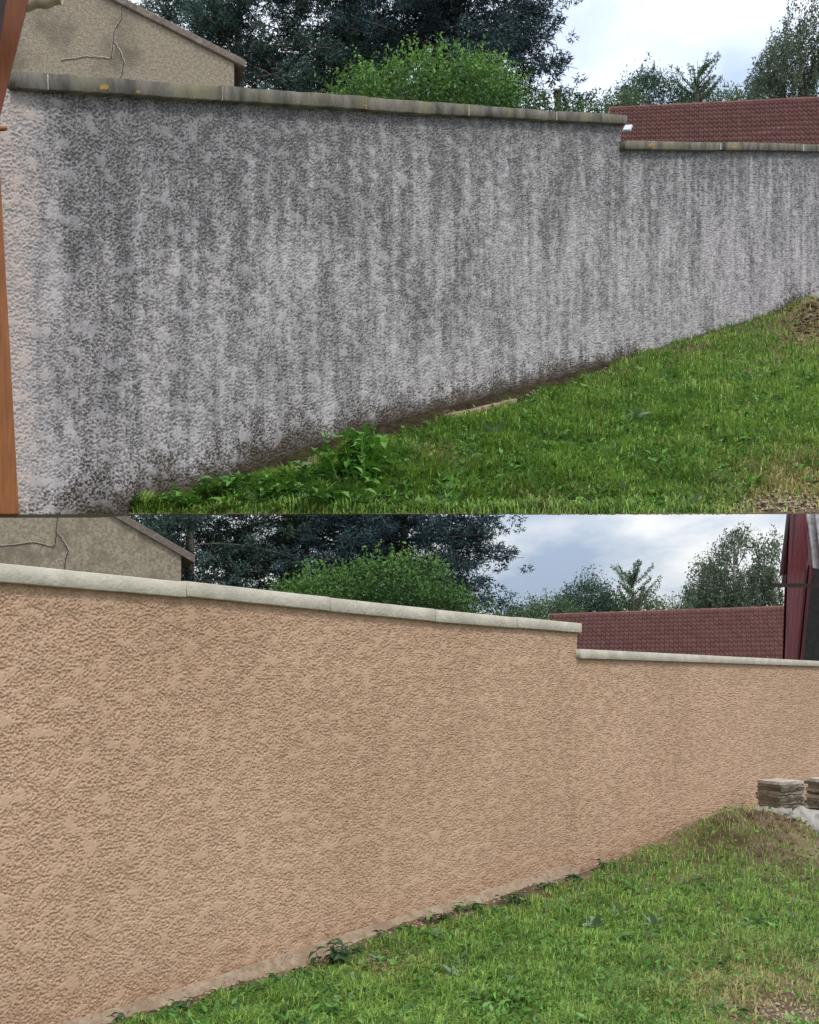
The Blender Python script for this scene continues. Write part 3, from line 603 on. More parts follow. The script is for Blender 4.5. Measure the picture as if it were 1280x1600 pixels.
# ------------------------------------------------------------------ outbuildings with cracked gables
def outbuilding(S, corner, tip, slope, ybase, peakx, xleft, d, crack, zb, label):
    k = d * L / FU; depth = 3.0 if S is UP else 8.0; SX = -0.32
    root = empty('outbuilding', P(0.5 * (xleft + corner[0]), HZ, d) * np.array([1, 1, 0]) + np.array([0, 0, zb]), label, 'outbuilding')
    pk = (peakx, corner[1] - slope * (corner[0] - peakx))
    lx = 2 * peakx - corner[0]; A = [P(corner[0], 0, d), P(pk[0], 0, d), P(lx, 0, d)]
    zc = P(*corner, d)[2]; zp = P(*pk, d)[2]; xr, xp, xl = A[0][0], A[1][0], A[2][0]; Y = A[0][1]
    bm = bmesh.new(); ring = []
    for yy in (Y, Y + depth): ring.append([bm.verts.new((x + SX * (yy - Y), yy, z)) for x, z in ((xl, zb - .1), (xr, zb - .1), (xr, zc), (xp, zp), (xl, zc))])
    for r_ in ring: bm.faces.new(r_)
    for i in range(5): bm.faces.new([ring[0][i], ring[0][(i + 1) % 5], ring[1][(i + 1) % 5], ring[1][i]])
    bmobj('gable_wall', bm, M_gable if S is UP else M_gable_far, root)
    th = 11 * k; ov = (tip[0] - corner[0]) * k
    for sgn, xe in ((1, xr), (-1, xl)):
        x_e = xe + sgn * ov; z_e = zc - slope * ov
        pts = []
        for yy in (Y - 5 * k, Y + depth + .15): w2 = SX * (yy - Y); pts.append([(x_e + w2, yy, z_e), (xp + w2, yy, zp), (xp + w2, yy, zp + th * 1.1), (x_e + w2, yy, z_e + th * 1.1)])
        f0, f1 = pts; hexa('roof_slope', [f0[0], f0[1], f1[1], f1[0], f0[3], f0[2], f1[2], f1[3]], M_verge, root, 0.012, 1)
    # cracks: proud filler ribbons with a dark split along the middle
    for line, wpx in crack:
        q = np.array(line, float); t = np.linspace(0, len(q) - 1, len(q) * 5); xx = np.interp(t, range(len(q)), q[:, 0]) + R.normal(scale=.5, size=len(t)); yy = np.interp(t, range(len(q)), q[:, 1]) + R.normal(scale=.5, size=len(t))
        tx = np.gradient(xx); ty = np.gradient(yy); l_ = np.hypot(tx, ty); nx, ny = -ty / l_, tx / l_
        for nm, wd, off, mt in (('crack_filler', wpx * 1.25, .15 * k, M_crack), ('crack', wpx * .40, .4 * k, M_crackd)):
            ww = wd * (0.7 + 0.5 * R.rand(len(t)))
            a_ = P(xx + nx * ww / 2, yy + ny * ww / 2, d); b2 = P(xx - nx * ww / 2, yy - ny * ww / 2, d)
            a_[:, 1] -= off; b2[:, 1] -= off; m_ = 0.5 * (a_ + b2); m_[:, 1] -= .12 * k
            aa = a_.copy(); aa[:, 1] += 3 * k; bb = b2.copy(); bb[:, 1] += 3 * k
            npmesh(nm, np.stack([aa, a_, m_, b2, bb]).reshape(-1, 3), gridfaces(5, len(t)), mt, root)
    return root
cu = [([(178, -30), (184, -10), (190, 8), (191, 30), (182, 42), (178, 52), (177, 72), (174, 90), (172, 92)], 4.6), ([(178, 66), (188, 82), (194, 98), (191, 112), (188, 126), (187, 150)], 4.6), ([(172, 92), (150, 89), (135, 88), (118, 92), (96, 94)], 3.4)]
outbuilding(UP, (366, 99), (383, 100), 0.51, 140, 30, -300, 12.0, cu, hill_z(12.0), 'tan rendered outbuilding with cracked gable rising behind the grey wall')
cl_ = [([(94, 780), (91, 803), (89, 820), (87, 840), (85, 853), (82, 855)], 4.6), ([(91, 834), (100, 848), (107, 860), (103, 874), (100, 892), (99, 915)], 4.6), ([(82, 855), (65, 850), (50, 848), (30, 851), (-10, 853)], 3.4)]
outbuilding(LO, (283, 868), (304, 872), 0.575, 905, -40, -380, 41.0, cl_, -0.06, 'tan rendered outbuilding with cracked gable rising behind the peach wall')

# ------------------------------------------------------------------ long tiled roofs
def tiled_house(S, ridge, eave, dr, de, ncol, nrow, zb, label, sky=None):
    """ridge/eave: ((x,y),(x,y)) left and right ends"""
    a = P(*ridge[0], dr); b = P(*ridge[1], dr); c = P(*eave[0], de); e_ = P(*eave[1], de)
    root = empty('tiled_house', ((a[0] + b[0]) / 2, c[1], zb), label, 'house')
    nv = np.cross(b - a, a - c); nv /= np.linalg.norm(nv); nv = nv if nv[1] < 0 else -nv
    pitch = np.linalg.norm(b - a) / ncol; parts = []
    prof = [(0, .0), (.16, .17), (.34, .17), (.5, .02), (.78, 0), (1.0, 0)]
    rs = np.random.RandomState(5); tc_ = []
    for r in range(nrow):
        v0, v1 = r / nrow, (r + 1.06) / nrow
        for q in range(ncol):
            jit = rs.normal() * .02 * pitch; row = []
            for v, lift in ((v0, .0), (v1, .30)):
                for p_, h in prof:
                    u_ = (q + p_) / ncol; A_ = a + (b - a) * u_; B_ = c + (e_ - c) * u_
                    row.append(A_ + (B_ - A_) * v + nv * (pitch * (h * 1.5 + lift) + jit))
            lipb = [row[6 + i] - nv * pitch * .42 for i in range(6)]
            V = np.array(row + lipb); F = [(i, i + 1, i + 7, i + 6) for i in range(5)] + [(i + 6, i + 7, i + 13, i + 12) for i in range(5)]
            parts.append((V, np.array(F))); lich = .5 + .5 * float(pn(q / 6.0, r / 3.0, 88)); tc_.append(np.repeat((np.array((.110, .050, .045)) * (1 - .3 * lich) + np.array((.105, .065, .055)) * .3 * lich)[None] * rs.uniform(.88, 1.15), 18, 0))
    V, F = join(parts); t = npmesh('roof_tiles', V, F, M_tile, root, col=np.concatenate(tc_)); t['kind'] = 'stuff'
    # deck, far slope and walls
    w_ = (a - c); far_a = a + np.array([0, w_[1], -w_[2]]); far_b = b + np.array([0, w_[1], -w_[2]]); dn = np.array([0, 0, -.12])
    npmesh('roof_deck', [c - nv * pitch * .5, e_ - nv * pitch * .5, b - nv * pitch * .5, a - nv * pitch * .5, far_b, far_a], [(0, 1, 2, 3), (3, 2, 4, 5)], M_ridge, root)
    bx0 = np.array([c[0] + .1, c[1] + .3, zb - .1]); bx1 = np.array([e_[0] - .1, far_a[1] - .3, min(c[2], e_[2]) - .05])
    hexa('house_wall', [(bx0[0], bx0[1], bx0[2]), (bx1[0], bx0[1], bx0[2]), (bx1[0], bx1[1], bx0[2]), (bx0[0], bx1[1], bx0[2]), (bx0[0], bx0[1], bx1[2]), (bx1[0], bx0[1], bx1[2]), (bx1[0], bx1[1], bx1[2]), (bx0[0], bx1[1], bx1[2])], M_gable, root)
    n = int(np.linalg.norm(b - a) / (pitch * 2.2)); th = np.linspace(-.3, np.pi + .3, 7)
    for i in range(n):
        p0 = a + (b - a) * (i / n); p1 = a + (b - a) * ((i + 1.05) / n); rr = pitch * .42
        V = np.concatenate([np.stack([p + np.array([0, np.cos(x) * rr * s_, np.sin(x) * rr * s_]) for x in th]) for p, s_ in ((p0, 1.12), (p1, 0.96))])
        npmesh('ridge_tile', V, gridfaces(2, 7), M_ridge, root)
    # verge capping at the left end
    for i in range(nrow):
        p0 = a + (c - a) * (i / nrow); p1 = a + (c - a) * ((i + 1.05) / nrow); rr = pitch * .2
        V = np.concatenate([np.stack([p + np.array([np.cos(x) * rr, 0, np.sin(x) * rr]) + nv * rr for x in th]) for p in (p0, p1)]); npmesh('verge_tile', V, gridfaces(2, 7), M_ridge, root)
    if sky:
        def on(x, y):   # point on the roof for a bearing and level
            best = None
            for it in np.linspace(dr, de, 400):
                q = P(x, y, it); s_ = np.dot(q - a, nv)
                if best is None or abs(s_) < best[0]: best = (abs(s_), q)
            return best[1]
        q4 = [on(*p) + nv * .075 for p in sky]
        cen = sum(q4) / 4; fr = [cen + (q - cen) * 1.18 for q in q4]
        f = hexa('skylight', [q - nv * .12 for q in fr] + [q - nv * .02 for q in fr], M_zinc, root)
        hexa('pane', [q - nv * .03 for q in q4] + [q + nv * .01 for q in q4], M_glass, f)
    # vent tiles
    return root
tiled_house(UP, ((953, 170), (1420, 147)), ((945, 262), (1440, 262)), 23.0, 19.2, 64, 14, hill_z(19.2), 'long low house with brown tiled roof and small skylight behind the grey wall', [(973, 208), (985, 207.5), (988, 200), (977, 200.5)])
tiled_house(LO, ((858, 962), (1330, 946)), ((848, 1058), (1345, 1058)), 60.0, 51.0, 68, 15, -0.06, 'long low house with brown tiled roof behind the peach wall')

# small far chimney beyond the conifers
ch = empty('brick_chimney', P(872, 170, 27), 'small pinkish chimney stack just right of the dark conifer above the grey coping', 'chimney')
p = P(872, 158, 27); box('stack', (p[0], p[1], p[2] - 1), (0.2, 0.2, 2.6), M_ridge, ch); box('cap', (p[0], p[1], p[2] + .32), (0.26, 0.26, 0.06), M_block, ch)

# ------------------------------------------------------------------ red barn corner at the end of the peach wall
barn = empty('metal_barn', P(1262, HZ, 35.1) * np.array([1, 1, 0]), 'dark red metal clad barn corner with pale corrugated roof beyond the peach wall', 'barn')
def quad_ribbed(name, TL, TR, BL_, BR, nrib, amp, material, parent, rows=10):
    n = nrib * 6 + 1; u = np.linspace(0, 1, n)[None, :, None]; v = np.linspace(0, 1, rows)[:, None, None]
    TL, TR, BL_, BR = map(np.asarray, (TL, TR, BL_, BR)); g = (TL * (1 - u) + TR * u) * (1 - v) + (BL_ * (1 - u) + BR * u) * v
    nv = np.cross(TR - TL, BL_ - TL); nv /= np.linalg.norm(nv); nv = nv if nv[1] < 0 else -nv
    ph = (u[..., 0] * nrib) % 1; hgt = np.clip(np.sin(ph * 2 * np.pi) * 2, -1, 1) * amp
    g = g + nv * hgt[..., None]; g2 = g - nv * .1
    V = np.concatenate([g.reshape(-1, 3), g2.reshape(-1, 3)]); F = gridfaces(rows, n); N = rows * n
    return npmesh(name, V, np.concatenate([F, F[:, ::-1] + N]), material, parent)
zg = lambda x, d: np.array([P(x, HZ, d)[0], d * 2 * L, -0.06])
top = [P(1236, 790, 35.1), P(1259, 790, 37.05)]
quad_ribbed('cladding', P(1236, 785, 34.3), P(1258, 785, 37.4), P(1231, 890, 34.3), P(1269, 890, 37.4), 5, 0.06, M_clad, barn)
quad_ribbed('cladding', P(1231, 890, 34.3), P(1269, 890, 37.4), P(1226, 1045, 34.3), P(1250, 1045, 37.4), 5, 0.06, M_clad, barn)
quad_ribbed('cladding', P(1226, 1045, 34.3), P(1250, 1045, 37.4), zg(1226, 34.3), zg(1250, 37.4), 5, 0.06, M_clad, barn, 4)
q = [P(1232, 800, 34.125), P(1245, 800, 34.905), P(1236, 900, 34.905), P(1220, 899, 34.125)]
hexa('fascia_board', [q[3] , q[2], q[2] + (0, .2, 0), q[3] + (0, .2, 0), q[0], q[1], q[1] + (0, .2, 0), q[0] + (0, .2, 0)], M_fascia, barn)
quad_ribbed('corrugated_roof', P(1258, 790, 37.83), P(1380, 780, 35.1), P(1269, 888, 36.66), P(1400, 893, 33.54), 9, 0.07, M_cladr, barn)
q0 = P(1258, 900, 36.66); hexa('corner_trim', [P(1248, 1045, 36.66) + (0, -.12, 0), P(1253, 1045, 36.66) + (0, -.12, 0), P(1253, 1045, 36.66) + (0, .12, 0), P(1248, 1045, 36.66) + (0, .12, 0), P(1264, 884, 36.66) + (0, -.12, 0), P(1269, 884, 36.66) + (0, -.12, 0), P(1269, 884, 36.66) + (0, .12, 0), P(1264, 884, 36.66) + (0, .12, 0)], M_clad, barn)
hexa('interior_shade_panel', [zg(1245, 38.61), zg(1460, 38.61), zg(1460, 39.39), zg(1245, 39.39), P(1258, 865, 38.61), P(1460, 865, 38.61), P(1460, 865, 39.39), P(1258, 865, 39.39)], M_dark, barn)  # backing panel with the barn's inside shade put into its colour
hexa('tie_beam', [P(1205, 917, 33.54), P(1380, 921, 33.54), P(1380, 921, 33.93), P(1205, 917, 33.93), P(1205, 911, 33.54), P(1380, 914, 33.54), P(1380, 914, 33.93), P(1205, 911, 33.93)], M_fascia, barn)
q = P(1215, 900, 33.93); hexa('beam_bracket', [P(1221, 912, 33.618), P(1228, 912, 33.618), P(1228, 912, 33.93), P(1221, 912, 33.93), P(1223, 898, 33.618), P(1230, 898, 33.618), P(1230, 898, 33.93), P(1223, 898, 33.93)], M_fascia, barn)

# ------------------------------------------------------------------ timber shelter fixed to the old wall
sh = empty('timber_shelter', P(8, 803, 5.9), 'orange brown timber post and brace of a shelter against the grey wall end', 'shelter')
def beam_px(name, x0a, x1a, ya, x0b, x1b, yb, d, depth, material):
    """a squared timber between two levels"""
    bk = np.array([-0.4 * depth, depth, 0])
    a0, a1, b0, b1 = P(x0a, ya, d), P(x1a, ya, d), P(x0b, yb, d), P(x1b, yb, d)
    return hexa(name, [b0, b1, b1 + bk, b0 + bk, a0, a1, a1 + bk, a0 + bk], material, sh, 0.006)
beam_px('post', -30, -4, 190, -3, 30, 803.4, 5.9, 0.16, M_wood)
beam_px('brace', -2, 46, -6, -50, -4, 195, 5.7, 0.14, M_wood2)
beam_px('rafter', -60, 12, -12, -60, 1, 60, 5.5, 0.1, M_fascia)
V, F = tube_np([P(-8, 201, 5.6), P(3, 201, 5.6), P(10, 200.5, 5.6), P(11.5, 200.5, 5.6)], [.017, .017, .015, .004], 10); npmesh('peg', V, F, M_wood, sh, smooth=True)
# rolled cream sheet under the eave
xs = np.linspace(38, 96, 20); th = np.linspace(0, 2 * np.pi, 12)
ctr = P(xs, 3 - 10 * ((xs - 38) / 58) ** 1.5 + 1.0 * np.sin(xs / 6), 5.8); V = np.stack([ctr + np.stack([0 * xs, 0.055 * np.cos(a) + 0 * xs, (0.055 + .01 * np.sin(xs / 5)) * np.sin(a)], -1) for a in th]); npmesh('rolled_sheet', V.reshape(-1, 3), gridfaces(12, 20), M_cream, sh, smooth=True)

# ------------------------------------------------------------------ stone slab stacks on a sheeted pallet
def on_lower(x, y):   # distance on flat ground
    return float(LO.flat(y))
def slab_stack(cx, ytop, ybot, d, wpx, n, rz, seed, label, label_top, group):
    k = d * L / FU; rs = np.random.RandomState(seed); zt = P(cx, ytop, d)[2]; zb = P(cx, ybot, d)[2]; th = (zt - zb) / n; X, Y, _ = P(cx, ytop, d)
    for i in range(n):
        bm = bmesh.new(); wx = wpx * k * rs.uniform(.94, 1.03); wy = wpx * k * 1.0 * rs.uniform(.94, 1.03)
        bmesh.ops.create_grid(bm, x_segments=6, y_segments=6, size=0.5)
        geo = bmesh.ops.extrude_face_region(bm, geom=list(bm.faces)); up = [v for v in geo['geom'] if isinstance(v, bmesh.types.BMVert)]
        for v in up: v.co.z += 1
        for v in bm.verts:
            e_ = (abs(v.co.x) > .49) or (abs(v.co.y) > .49); v.co.x *= wx; v.co.y *= wy; v.co.z *= th * .93
            if e_: v.co.x += rs.normal() * .0035; v.co.y += rs.normal() * .0035; v.co.z += rs.normal() * th * .035
        o = bmobj('stone_slab', bm, M_slabtop if i == n - 1 else (M_slab, M_slab2, M_slab3)[(i * 2 + seed) % 3])
        o.location = (X + rs.normal() * .006, Y + rs.normal() * .006, zb + th * i + (.001 if i else 0)); o.rotation_euler = (0, 0, rz + rs.normal() * .03)
        tag(o, label_top if i == n - 1 else label, 'stone slab', group)
D1 = 6.35
slab_stack(1220.5, 1219, 1264, D1, 50, 9, math.radians(28), 61, 'weathered brown stone slab within the full stack beside the peach wall', 'pale topmost slab of the full stack beside the peach wall', 'slabs in the full stack')
slab_stack(1296, 1216, 1262, 6.1, 50, 9, math.radians(20), 62, 'weathered brown stone slab in the stack next to the full stack', 'topmost slab of the stack next to the full stack', 'slabs in the neighbouring stack')
# flat slabs lying behind, between the stacks
kq = 6.9 * L / FU
for i in range(3):
    q = P(1262, 1258 - i * 5, 6.9); o = box('stone_slab', q, (40 * kq, 30 * kq, 4.6 * kq), M_slab, None, .2 + .1 * i, .003); tag(o, 'dark flat slab lying low in the gap between the two slab stacks', 'stone slab', 'flat slabs between the stacks')
# pallets carrying the stacks
def pallet(cx, ytop, d, wpx, rz, label):
    k = d * L / FU; q = P(cx, ytop, d); root = empty('pallet', (q[0], q[1], 0), label, 'pallet', 'pallets under the slab stacks'); w_ = wpx * k; h = q[2]
    Rz = Matrix.Rotation(rz, 3, 'Z')
    for i in range(5):
        o_ = Rz @ Vector((0, (i - 2) * w_ * .22, 0)); box('deck_board', (q[0] + o_.x, q[1] + o_.y, h - .009), (w_, w_ * .17, .016), M_slab, root, rz)
    for i in range(3):
        o_ = Rz @ Vector(((i - 1) * w_ * .42, 0, 0)); box('bearer', (q[0] + o_.x, q[1] + o_.y, (h - .017) / 2 - .02), (w_ * .12, w_ * .96, h + .02 - .018), M_slab, root, rz)
pallet(1222, 1266, D1, 62, math.radians(28), 'low pallet under the full slab stack'); pallet(1298, 1264.5, 6.1, 62, math.radians(20), 'low pallet under the neighbouring slab stack')
def sheet(prof_x, ytop, ybot, d, bulge, seed, label):
    """crumpled plastic draped over a pallet edge"""
    k = d * L / FU; xs = np.linspace(prof_x[0], prof_x[-1], 60)[None, :]; v = np.linspace(0, 1, 26)[:, None]
    yt = np.interp(xs, prof_x, ytop); yb = np.interp(xs, prof_x, ybot); y = yt + (yb - yt) * np.clip(v * 1.25 - .25, 0, 1)
    dd_ = d + 0.42 * np.clip(1 - v * 4, 0, 1) - bulge * np.clip(v, 0, 1) ** .7
    p = P(xs + 0 * v, y, dd_); f1 = pn(xs / 11, v * 3, seed) + .6 * np.abs(pn(xs / 5, v * 2, seed + 1)); p += np.array([0, -1, .35]) * (f1 * 5 * k)[..., None]
    o = npmesh('plastic_sheet', p.reshape(-1, 3), gridfaces(26, 60), M_sheet, None, True); md = o.modifiers.new('thickness', 'SOLIDIFY'); md.thickness = .004
    return tag(o, label, 'plastic sheet', 'plastic sheets under the slabs')
sheet([1158, 1170, 1180, 1200, 1236], [1277, 1266, 1261, 1262, 1265], [1284, 1290, 1300, 1304, 1300], 6.05, .1, 201, 'pale crumpled plastic sheet spread under the full slab stack')
sheet([1229, 1240, 1252, 1264, 1290, 1340], [1276, 1266, 1259, 1266, 1270, 1270], [1290, 1297, 1298, 1300, 1306, 1306], 5.8, .1, 205, 'white crumpled plastic bag bulging in front of the gap between slab stacks')
q = P(1276, 1300, 5.7); kb = 5.7 * L / FU; cb = box('concrete_block', (q[0], q[1], 0.055), (30 * kb, 30 * kb, .13), M_block, None, .15, .006); tag(cb, 'grey concrete block on the ground under the white plastic bag', 'concrete block')
# pale wrapped stone at the end of the terrace
q = P(1274, 484, UP.d(1274) * .97); bm = bmesh.new(); bmesh.ops.create_icosphere(bm, subdivisions=3, radius=1)
for v in bm.verts:
    f = 1 + .22 * float(pn(v.co.x * 1.6 + 5, v.co.y * 1.6 + v.co.z * 1.9, 210)); v.co = Vector((v.co.x * .24 * f, v.co.y * .3 * f, max(v.co.z, -.5) * .26 * f))
o = bmobj('pale_boulder', bm, M_sheet, None); o.location = (q[0], q[1], q[2] + .06); tag(o, 'pale angular boulder at the far foot of the grey wall', 'boulder')

# ------------------------------------------------------------------ grass and weeds
def sampler(G, X, Y):
    nr, nc = G.shape[:2]
    def f(i, j):
        a = np.clip(i.astype(int), 0, nr - 2); b = np.clip(j.astype(int), 0, nc - 2); u = (i - a)[:, None]; v = (j - b)[:, None]
        p = (G[a, b] * (1 - u) + G[a + 1, b] * u) * (1 - v) + (G[a, b + 1] * (1 - u) + G[a + 1, b + 1] * u) * v
        x = X[a, b] * (1 - v[:, 0]) + X[a, b + 1] * v[:, 0]; y = (Y[a, b] * (1 - u[:, 0]) + Y[a + 1, b] * u[:, 0]) * (1 - v[:, 0]) + (Y[a, b + 1] * (1 - u[:, 0]) + Y[a + 1, b + 1] * u[:, 0]) * v[:, 0]
        return p, x, y
    return f
def blades(name, S, G, X, Y, n, ln, wd, cover, label, dry, edge, seed):
    rs = np.random.RandomState(seed); nr, nc = G.shape[:2]; smp = sampler(G, X, Y)
    p, x, y = smp(rs.rand(n) ** 0.85 * (nr - 1), rs.rand(n) * (nc - 1))
    cv = cover(x, y, p); keep = rs.rand(n) < cv
    if edge: keep &= y < edge - .4
    p, x, y = p[keep], x[keep], y[keep]; n = len(p)
    tuft = fbm(p[:, 0] / (.16 * S.u), p[:, 1] / (.28 * S.u), seed + 3, 3); l_ = ln * rs.uniform(.4, 1.3, n) * np.clip(1 + .65 * tuft, .35, 2) * (0.55 + 0.45 * np.clip(cover(x, y, p), 0, 1))
    th = rs.uniform(0, 2 * np.pi, n) ; lean = rs.uniform(.3, 1.7, n); dirv = np.stack([np.cos(th), np.sin(th), 0 * th], -1)
    if edge: dirv[:, 1] = np.where(y > edge - 16, np.abs(dirv[:, 1]), dirv[:, 1])
    sid = np.stack([-np.sin(th + .4), np.cos(th + .4), 0 * th], -1); w_ = (wd * rs.uniform(.6, 1.4, n))[:, None]
    mid = p + dirv * (l_ * .28 * lean)[:, None] + np.array([0, 0, 1.0]) * (l_ * (.62 - .12 * lean))[:, None]
    tip = p + dirv * (l_ * .85 * lean)[:, None] + np.array([0, 0, 1.0]) * (l_ * (1.0 - .48 * lean))[:, None]
    p0 = p - np.array([0, 0, .008])
    V = np.stack([p0 - sid * w_ * .5, p0 + sid * w_ * .5, mid - sid * w_ * .45, mid + sid * w_ * .45, tip], 1).reshape(-1, 3)
    F = (np.arange(n)[:, None, None] * 5 + np.array([(0, 1, 3), (0, 3, 2), (2, 3, 4)])[None]).reshape(-1, 3)
    g1 = np.array((0.120, 0.260, 0.032)); g2 = np.array((0.320, 0.500, 0.090)); g3 = np.array((0.46, 0.38, 0.17)); g4 = np.array((0.055, 0.135, 0.045))
    f = np.clip(.5 + .45 * fbm(p[:, 0] / (.3 * S.u), p[:, 1] / (.5 * S.u), seed + 9, 2) + rs.normal(scale=.22, size=n), 0, 1)[:, None]; c = g1 * (1 - f) + g2 * f
    k4 = (rs.rand(n) < .14)[:, None]; c = np.where(k4, g4, c)
    dr = np.clip(dry(x, y, p) + rs.normal(scale=.16, size=n), 0, 1)[:, None] * (rs.rand(n, 1) < .85); c = c * (1 - dr) + g3 * dr
    c = c * rs.uniform(.65, 1.35, (n, 1))
    o = npmesh(name, V, F, M_grass, None, col=rep(c, 5)); return tag(o, label, 'grass', kind='stuff')
def gauss(x, y, cx, cy, rx, ry): return np.exp(-((x - cx) / rx) ** 2 - ((y - cy) / ry) ** 2)
def ucover(x, y, p):
    off = y - UP.foot(x); wd = np.interp(x, [200, 300, 450, 600, 800, 930, 985, 1010], [3, 16, 34, 30, 24, 13, 4, 0])
    c = sstep(0.55, 1.25, off / np.maximum(wd, .5) + .28 * pn(x / 22, y / 14, 301))
    c = np.where(x > 1005, 1, c)
    bare = gauss(x, y, 1235, 800, 95, 46) * 1.15 + gauss(x, y, 690, 722, 34, 10) * .8 + gauss(x, y, 1275, 515, 38, 22) * .75 + gauss(x, y, 640, 690, 30, 8) * .5
    c = c * (1 - np.clip(bare + .35 * bare * pn(x / 12, y / 7, 303), 0, .96))
    return np.clip(c * (.86 + .3 * pn(x / 40, y / 20, 304)), 0, 1)
def udry(x, y, p): return np.clip(gauss(x, y, 1250, 765, 120, 55) * .95 + gauss(x, y, 1270, 520, 60, 34) * .75 + gauss(x, y, 690, 722, 50, 18) * .7 + .22 * sstep(.3, .9, fbm(p[:, 0] / .8, p[:, 1] / 1.3, 305, 2)), 0, 1)
def lcover(x, y, p):
    off = y - LO.foot(x); c = sstep(.3, 1.5, (off - np.interp(x, [100, 400, 640, 900, 960], [16, 15, 11, 7, 1])) / 9 + .7 * pn(x / 16, y / 12, 311)); c = np.where(x > 950, np.maximum(c, .7), c)
    q = np.exp(-((p[:, 0] - MOX - .10) / .30) ** 2 - ((p[:, 1] - MOY + .55) / .5) ** 2)
    bare = gauss(x, y, 1225, 1585, 110, 42) * 1.05 + gauss(x, y, 605, 1512, 36, 12) * .75 + q * .25 + gauss(x, y, 520, 1470, 60, 14) * .3 + gauss(x, y, 1240, 1530, 40, 20) * .5
    c = c * (1 - np.clip(bare + .35 * bare * pn(x / 12, y / 8, 313), 0, .96))
    return np.clip(c * (.86 + .3 * pn(x / 40, y / 22, 314)), 0, 1)
def ldry(x, y, p):
    q = np.exp(-((p[:, 0] - MOX) / .5) ** 2 - ((p[:, 1] - MOY) / .8) ** 2)
    return np.clip(gauss(x, y, 1200, 1560, 150, 70) * .9 + q * .85 + gauss(x, y, 605, 1512, 60, 22) * .7 + .25 * sstep(.3, .9, fbm(p[:, 0] / .32, p[:, 1] / .5, 315, 2)) + .35 * sstep(30, 8, y - LO.foot(x)) * (x < 900), 0, 1)
blades('grass', UP, UG, UX, UY, 205000, 0.15, 0.0115, ucover, 'short green lawn grass in front of the stained grey wall', udry, 803.4, 401)
blades('grass', LO, LG, LX, LY, 215000, 0.056, 0.0043, lcover, 'short green lawn grass in front of the peach wall', ldry, None, 402)

def cover_leaves(S, G, X, Y, n, size, cover, label, seed, edge):
    rs = np.random.RandomState(seed); nr, nc = G.shape[:2]; p, x, y = sampler(G, X, Y)(rs.rand(n) ** .85 * (nr - 1), rs.rand(n) * (nc - 1))
    pat = sstep(-.25, .5, fbm(p[:, 0] / (.22 * S.u), p[:, 1] / (.4 * S.u), seed, 3)); keep = (rs.rand(n) < cover(x, y, p) * (.25 + .75 * pat))
    if edge: keep &= y < edge - 5
    p = p[keep]; n = len(p); p = p + np.stack([0 * p[:, 0], 0 * p[:, 0], rs.uniform(.15, 1.0, n) * size], -1); dv = rs.normal(size=(n, 3)); dv[:, 2] = np.abs(dv[:, 2]) * .45
    if edge: dv[:, 1] = np.where(y[keep] > edge - 20, np.abs(dv[:, 1]), dv[:, 1])
    V, F = leaves_np(p, dv, size * rs.uniform(.5, 1.35, n), .42, .15); c = np.array((0.12, 0.27, 0.05))[None] * rs.uniform(.4, 1.6, (n, 1)); c = c + np.array((.05, .04, .045)) * (rs.rand(n, 1) < .18)
    return tag(npmesh('ground_cover', V, F, M_leaf, None, col=rep(c, 5)), label, 'ground cover', kind='stuff')
cover_leaves(UP, UG, UX, UY, 22000, .08, ucover, 'small broad leaves of clover and plantain in the lawn before the grey wall', 411, 803.4)
cover_leaves(LO, LG, LX, LY, 20000, .034, lcover, 'small broad leaves of clover and plantain in the lawn before the peach wall', 412, None)

# damp mossy earth strip along the foot of the old wall
xs = np.linspace(205, 992, 260)[None, :]; v = np.linspace(0, 1, 14)[:, None]
wd = np.interp(xs, [200, 300, 450, 600, 800, 930, 992], [3, 20, 42, 38, 30, 18, 5]); y = UP.foot(xs) - 2 + wd * v
yy0 = UP.foot(xs); rat = UP.d(xs) / UP.flat(yy0); dd_ = UP.flat(np.maximum(y, yy0 * 0 + 300)) * (1 + (rat - 1) * (1 - (y - yy0) / (803.4 - yy0 + 1e-3)))
dd_ = np.where(y > 802.5, UP.flat(802.5), dd_); y = np.minimum(y, 802.5)
p = P(xs + 0 * v, y, dd_); p[..., 2] += .012 + .02 * (1 - v) ** 2 + .022 * fbm(xs / 12, v * 3, 320) + .0 * xs
p[..., 2] -= .05 * sstep(.8, 1, v); p[..., 2] = np.maximum(p[..., 2], EYE + (HZ - 802.5) / FU * p[..., 1] / 2)
o = npmesh('soil_strip', p.reshape(-1, 3), gridfaces(14, 260), M_moss, None, True); tag(o, 'dark mossy soil strip along the foot of the grey wall', kind='structure')

def ground_at(S, x, y):
    G, X, Y = (UG, UX, UY) if S is UP else (LG, LX, LY)
    k = np.argmin((X - x) ** 2 + (Y - y) ** 2); return Vector(G.reshape(-1, 3)[k].tolist())
# concrete kerb fragments set in that strip
for (xa, ya, xb, yb) in ((405, 752, 470, 737), (474, 736, 535, 716), (700, 655, 745, 644), (748, 643, 800, 630)):
    a = ground_at(UP, xa, ya); b = ground_at(UP, xb, yb); dv = (b - a); nrm = Vector((dv.y, -dv.x, 0)).normalized() * .075; h = Vector((0, 0, .045))
    q = hexa('kerb_stone', [a - nrm - h, b - nrm - h, b + nrm - h, a + nrm - h, a - nrm + h, b - nrm + h, b + nrm + h, a + nrm + h], M_foot, None, .015, 2)
    tag(q, 'short tan concrete kerb stone in the mossy strip at the foot of the grey wall', 'kerb stone', 'kerb stones along the grey wall')
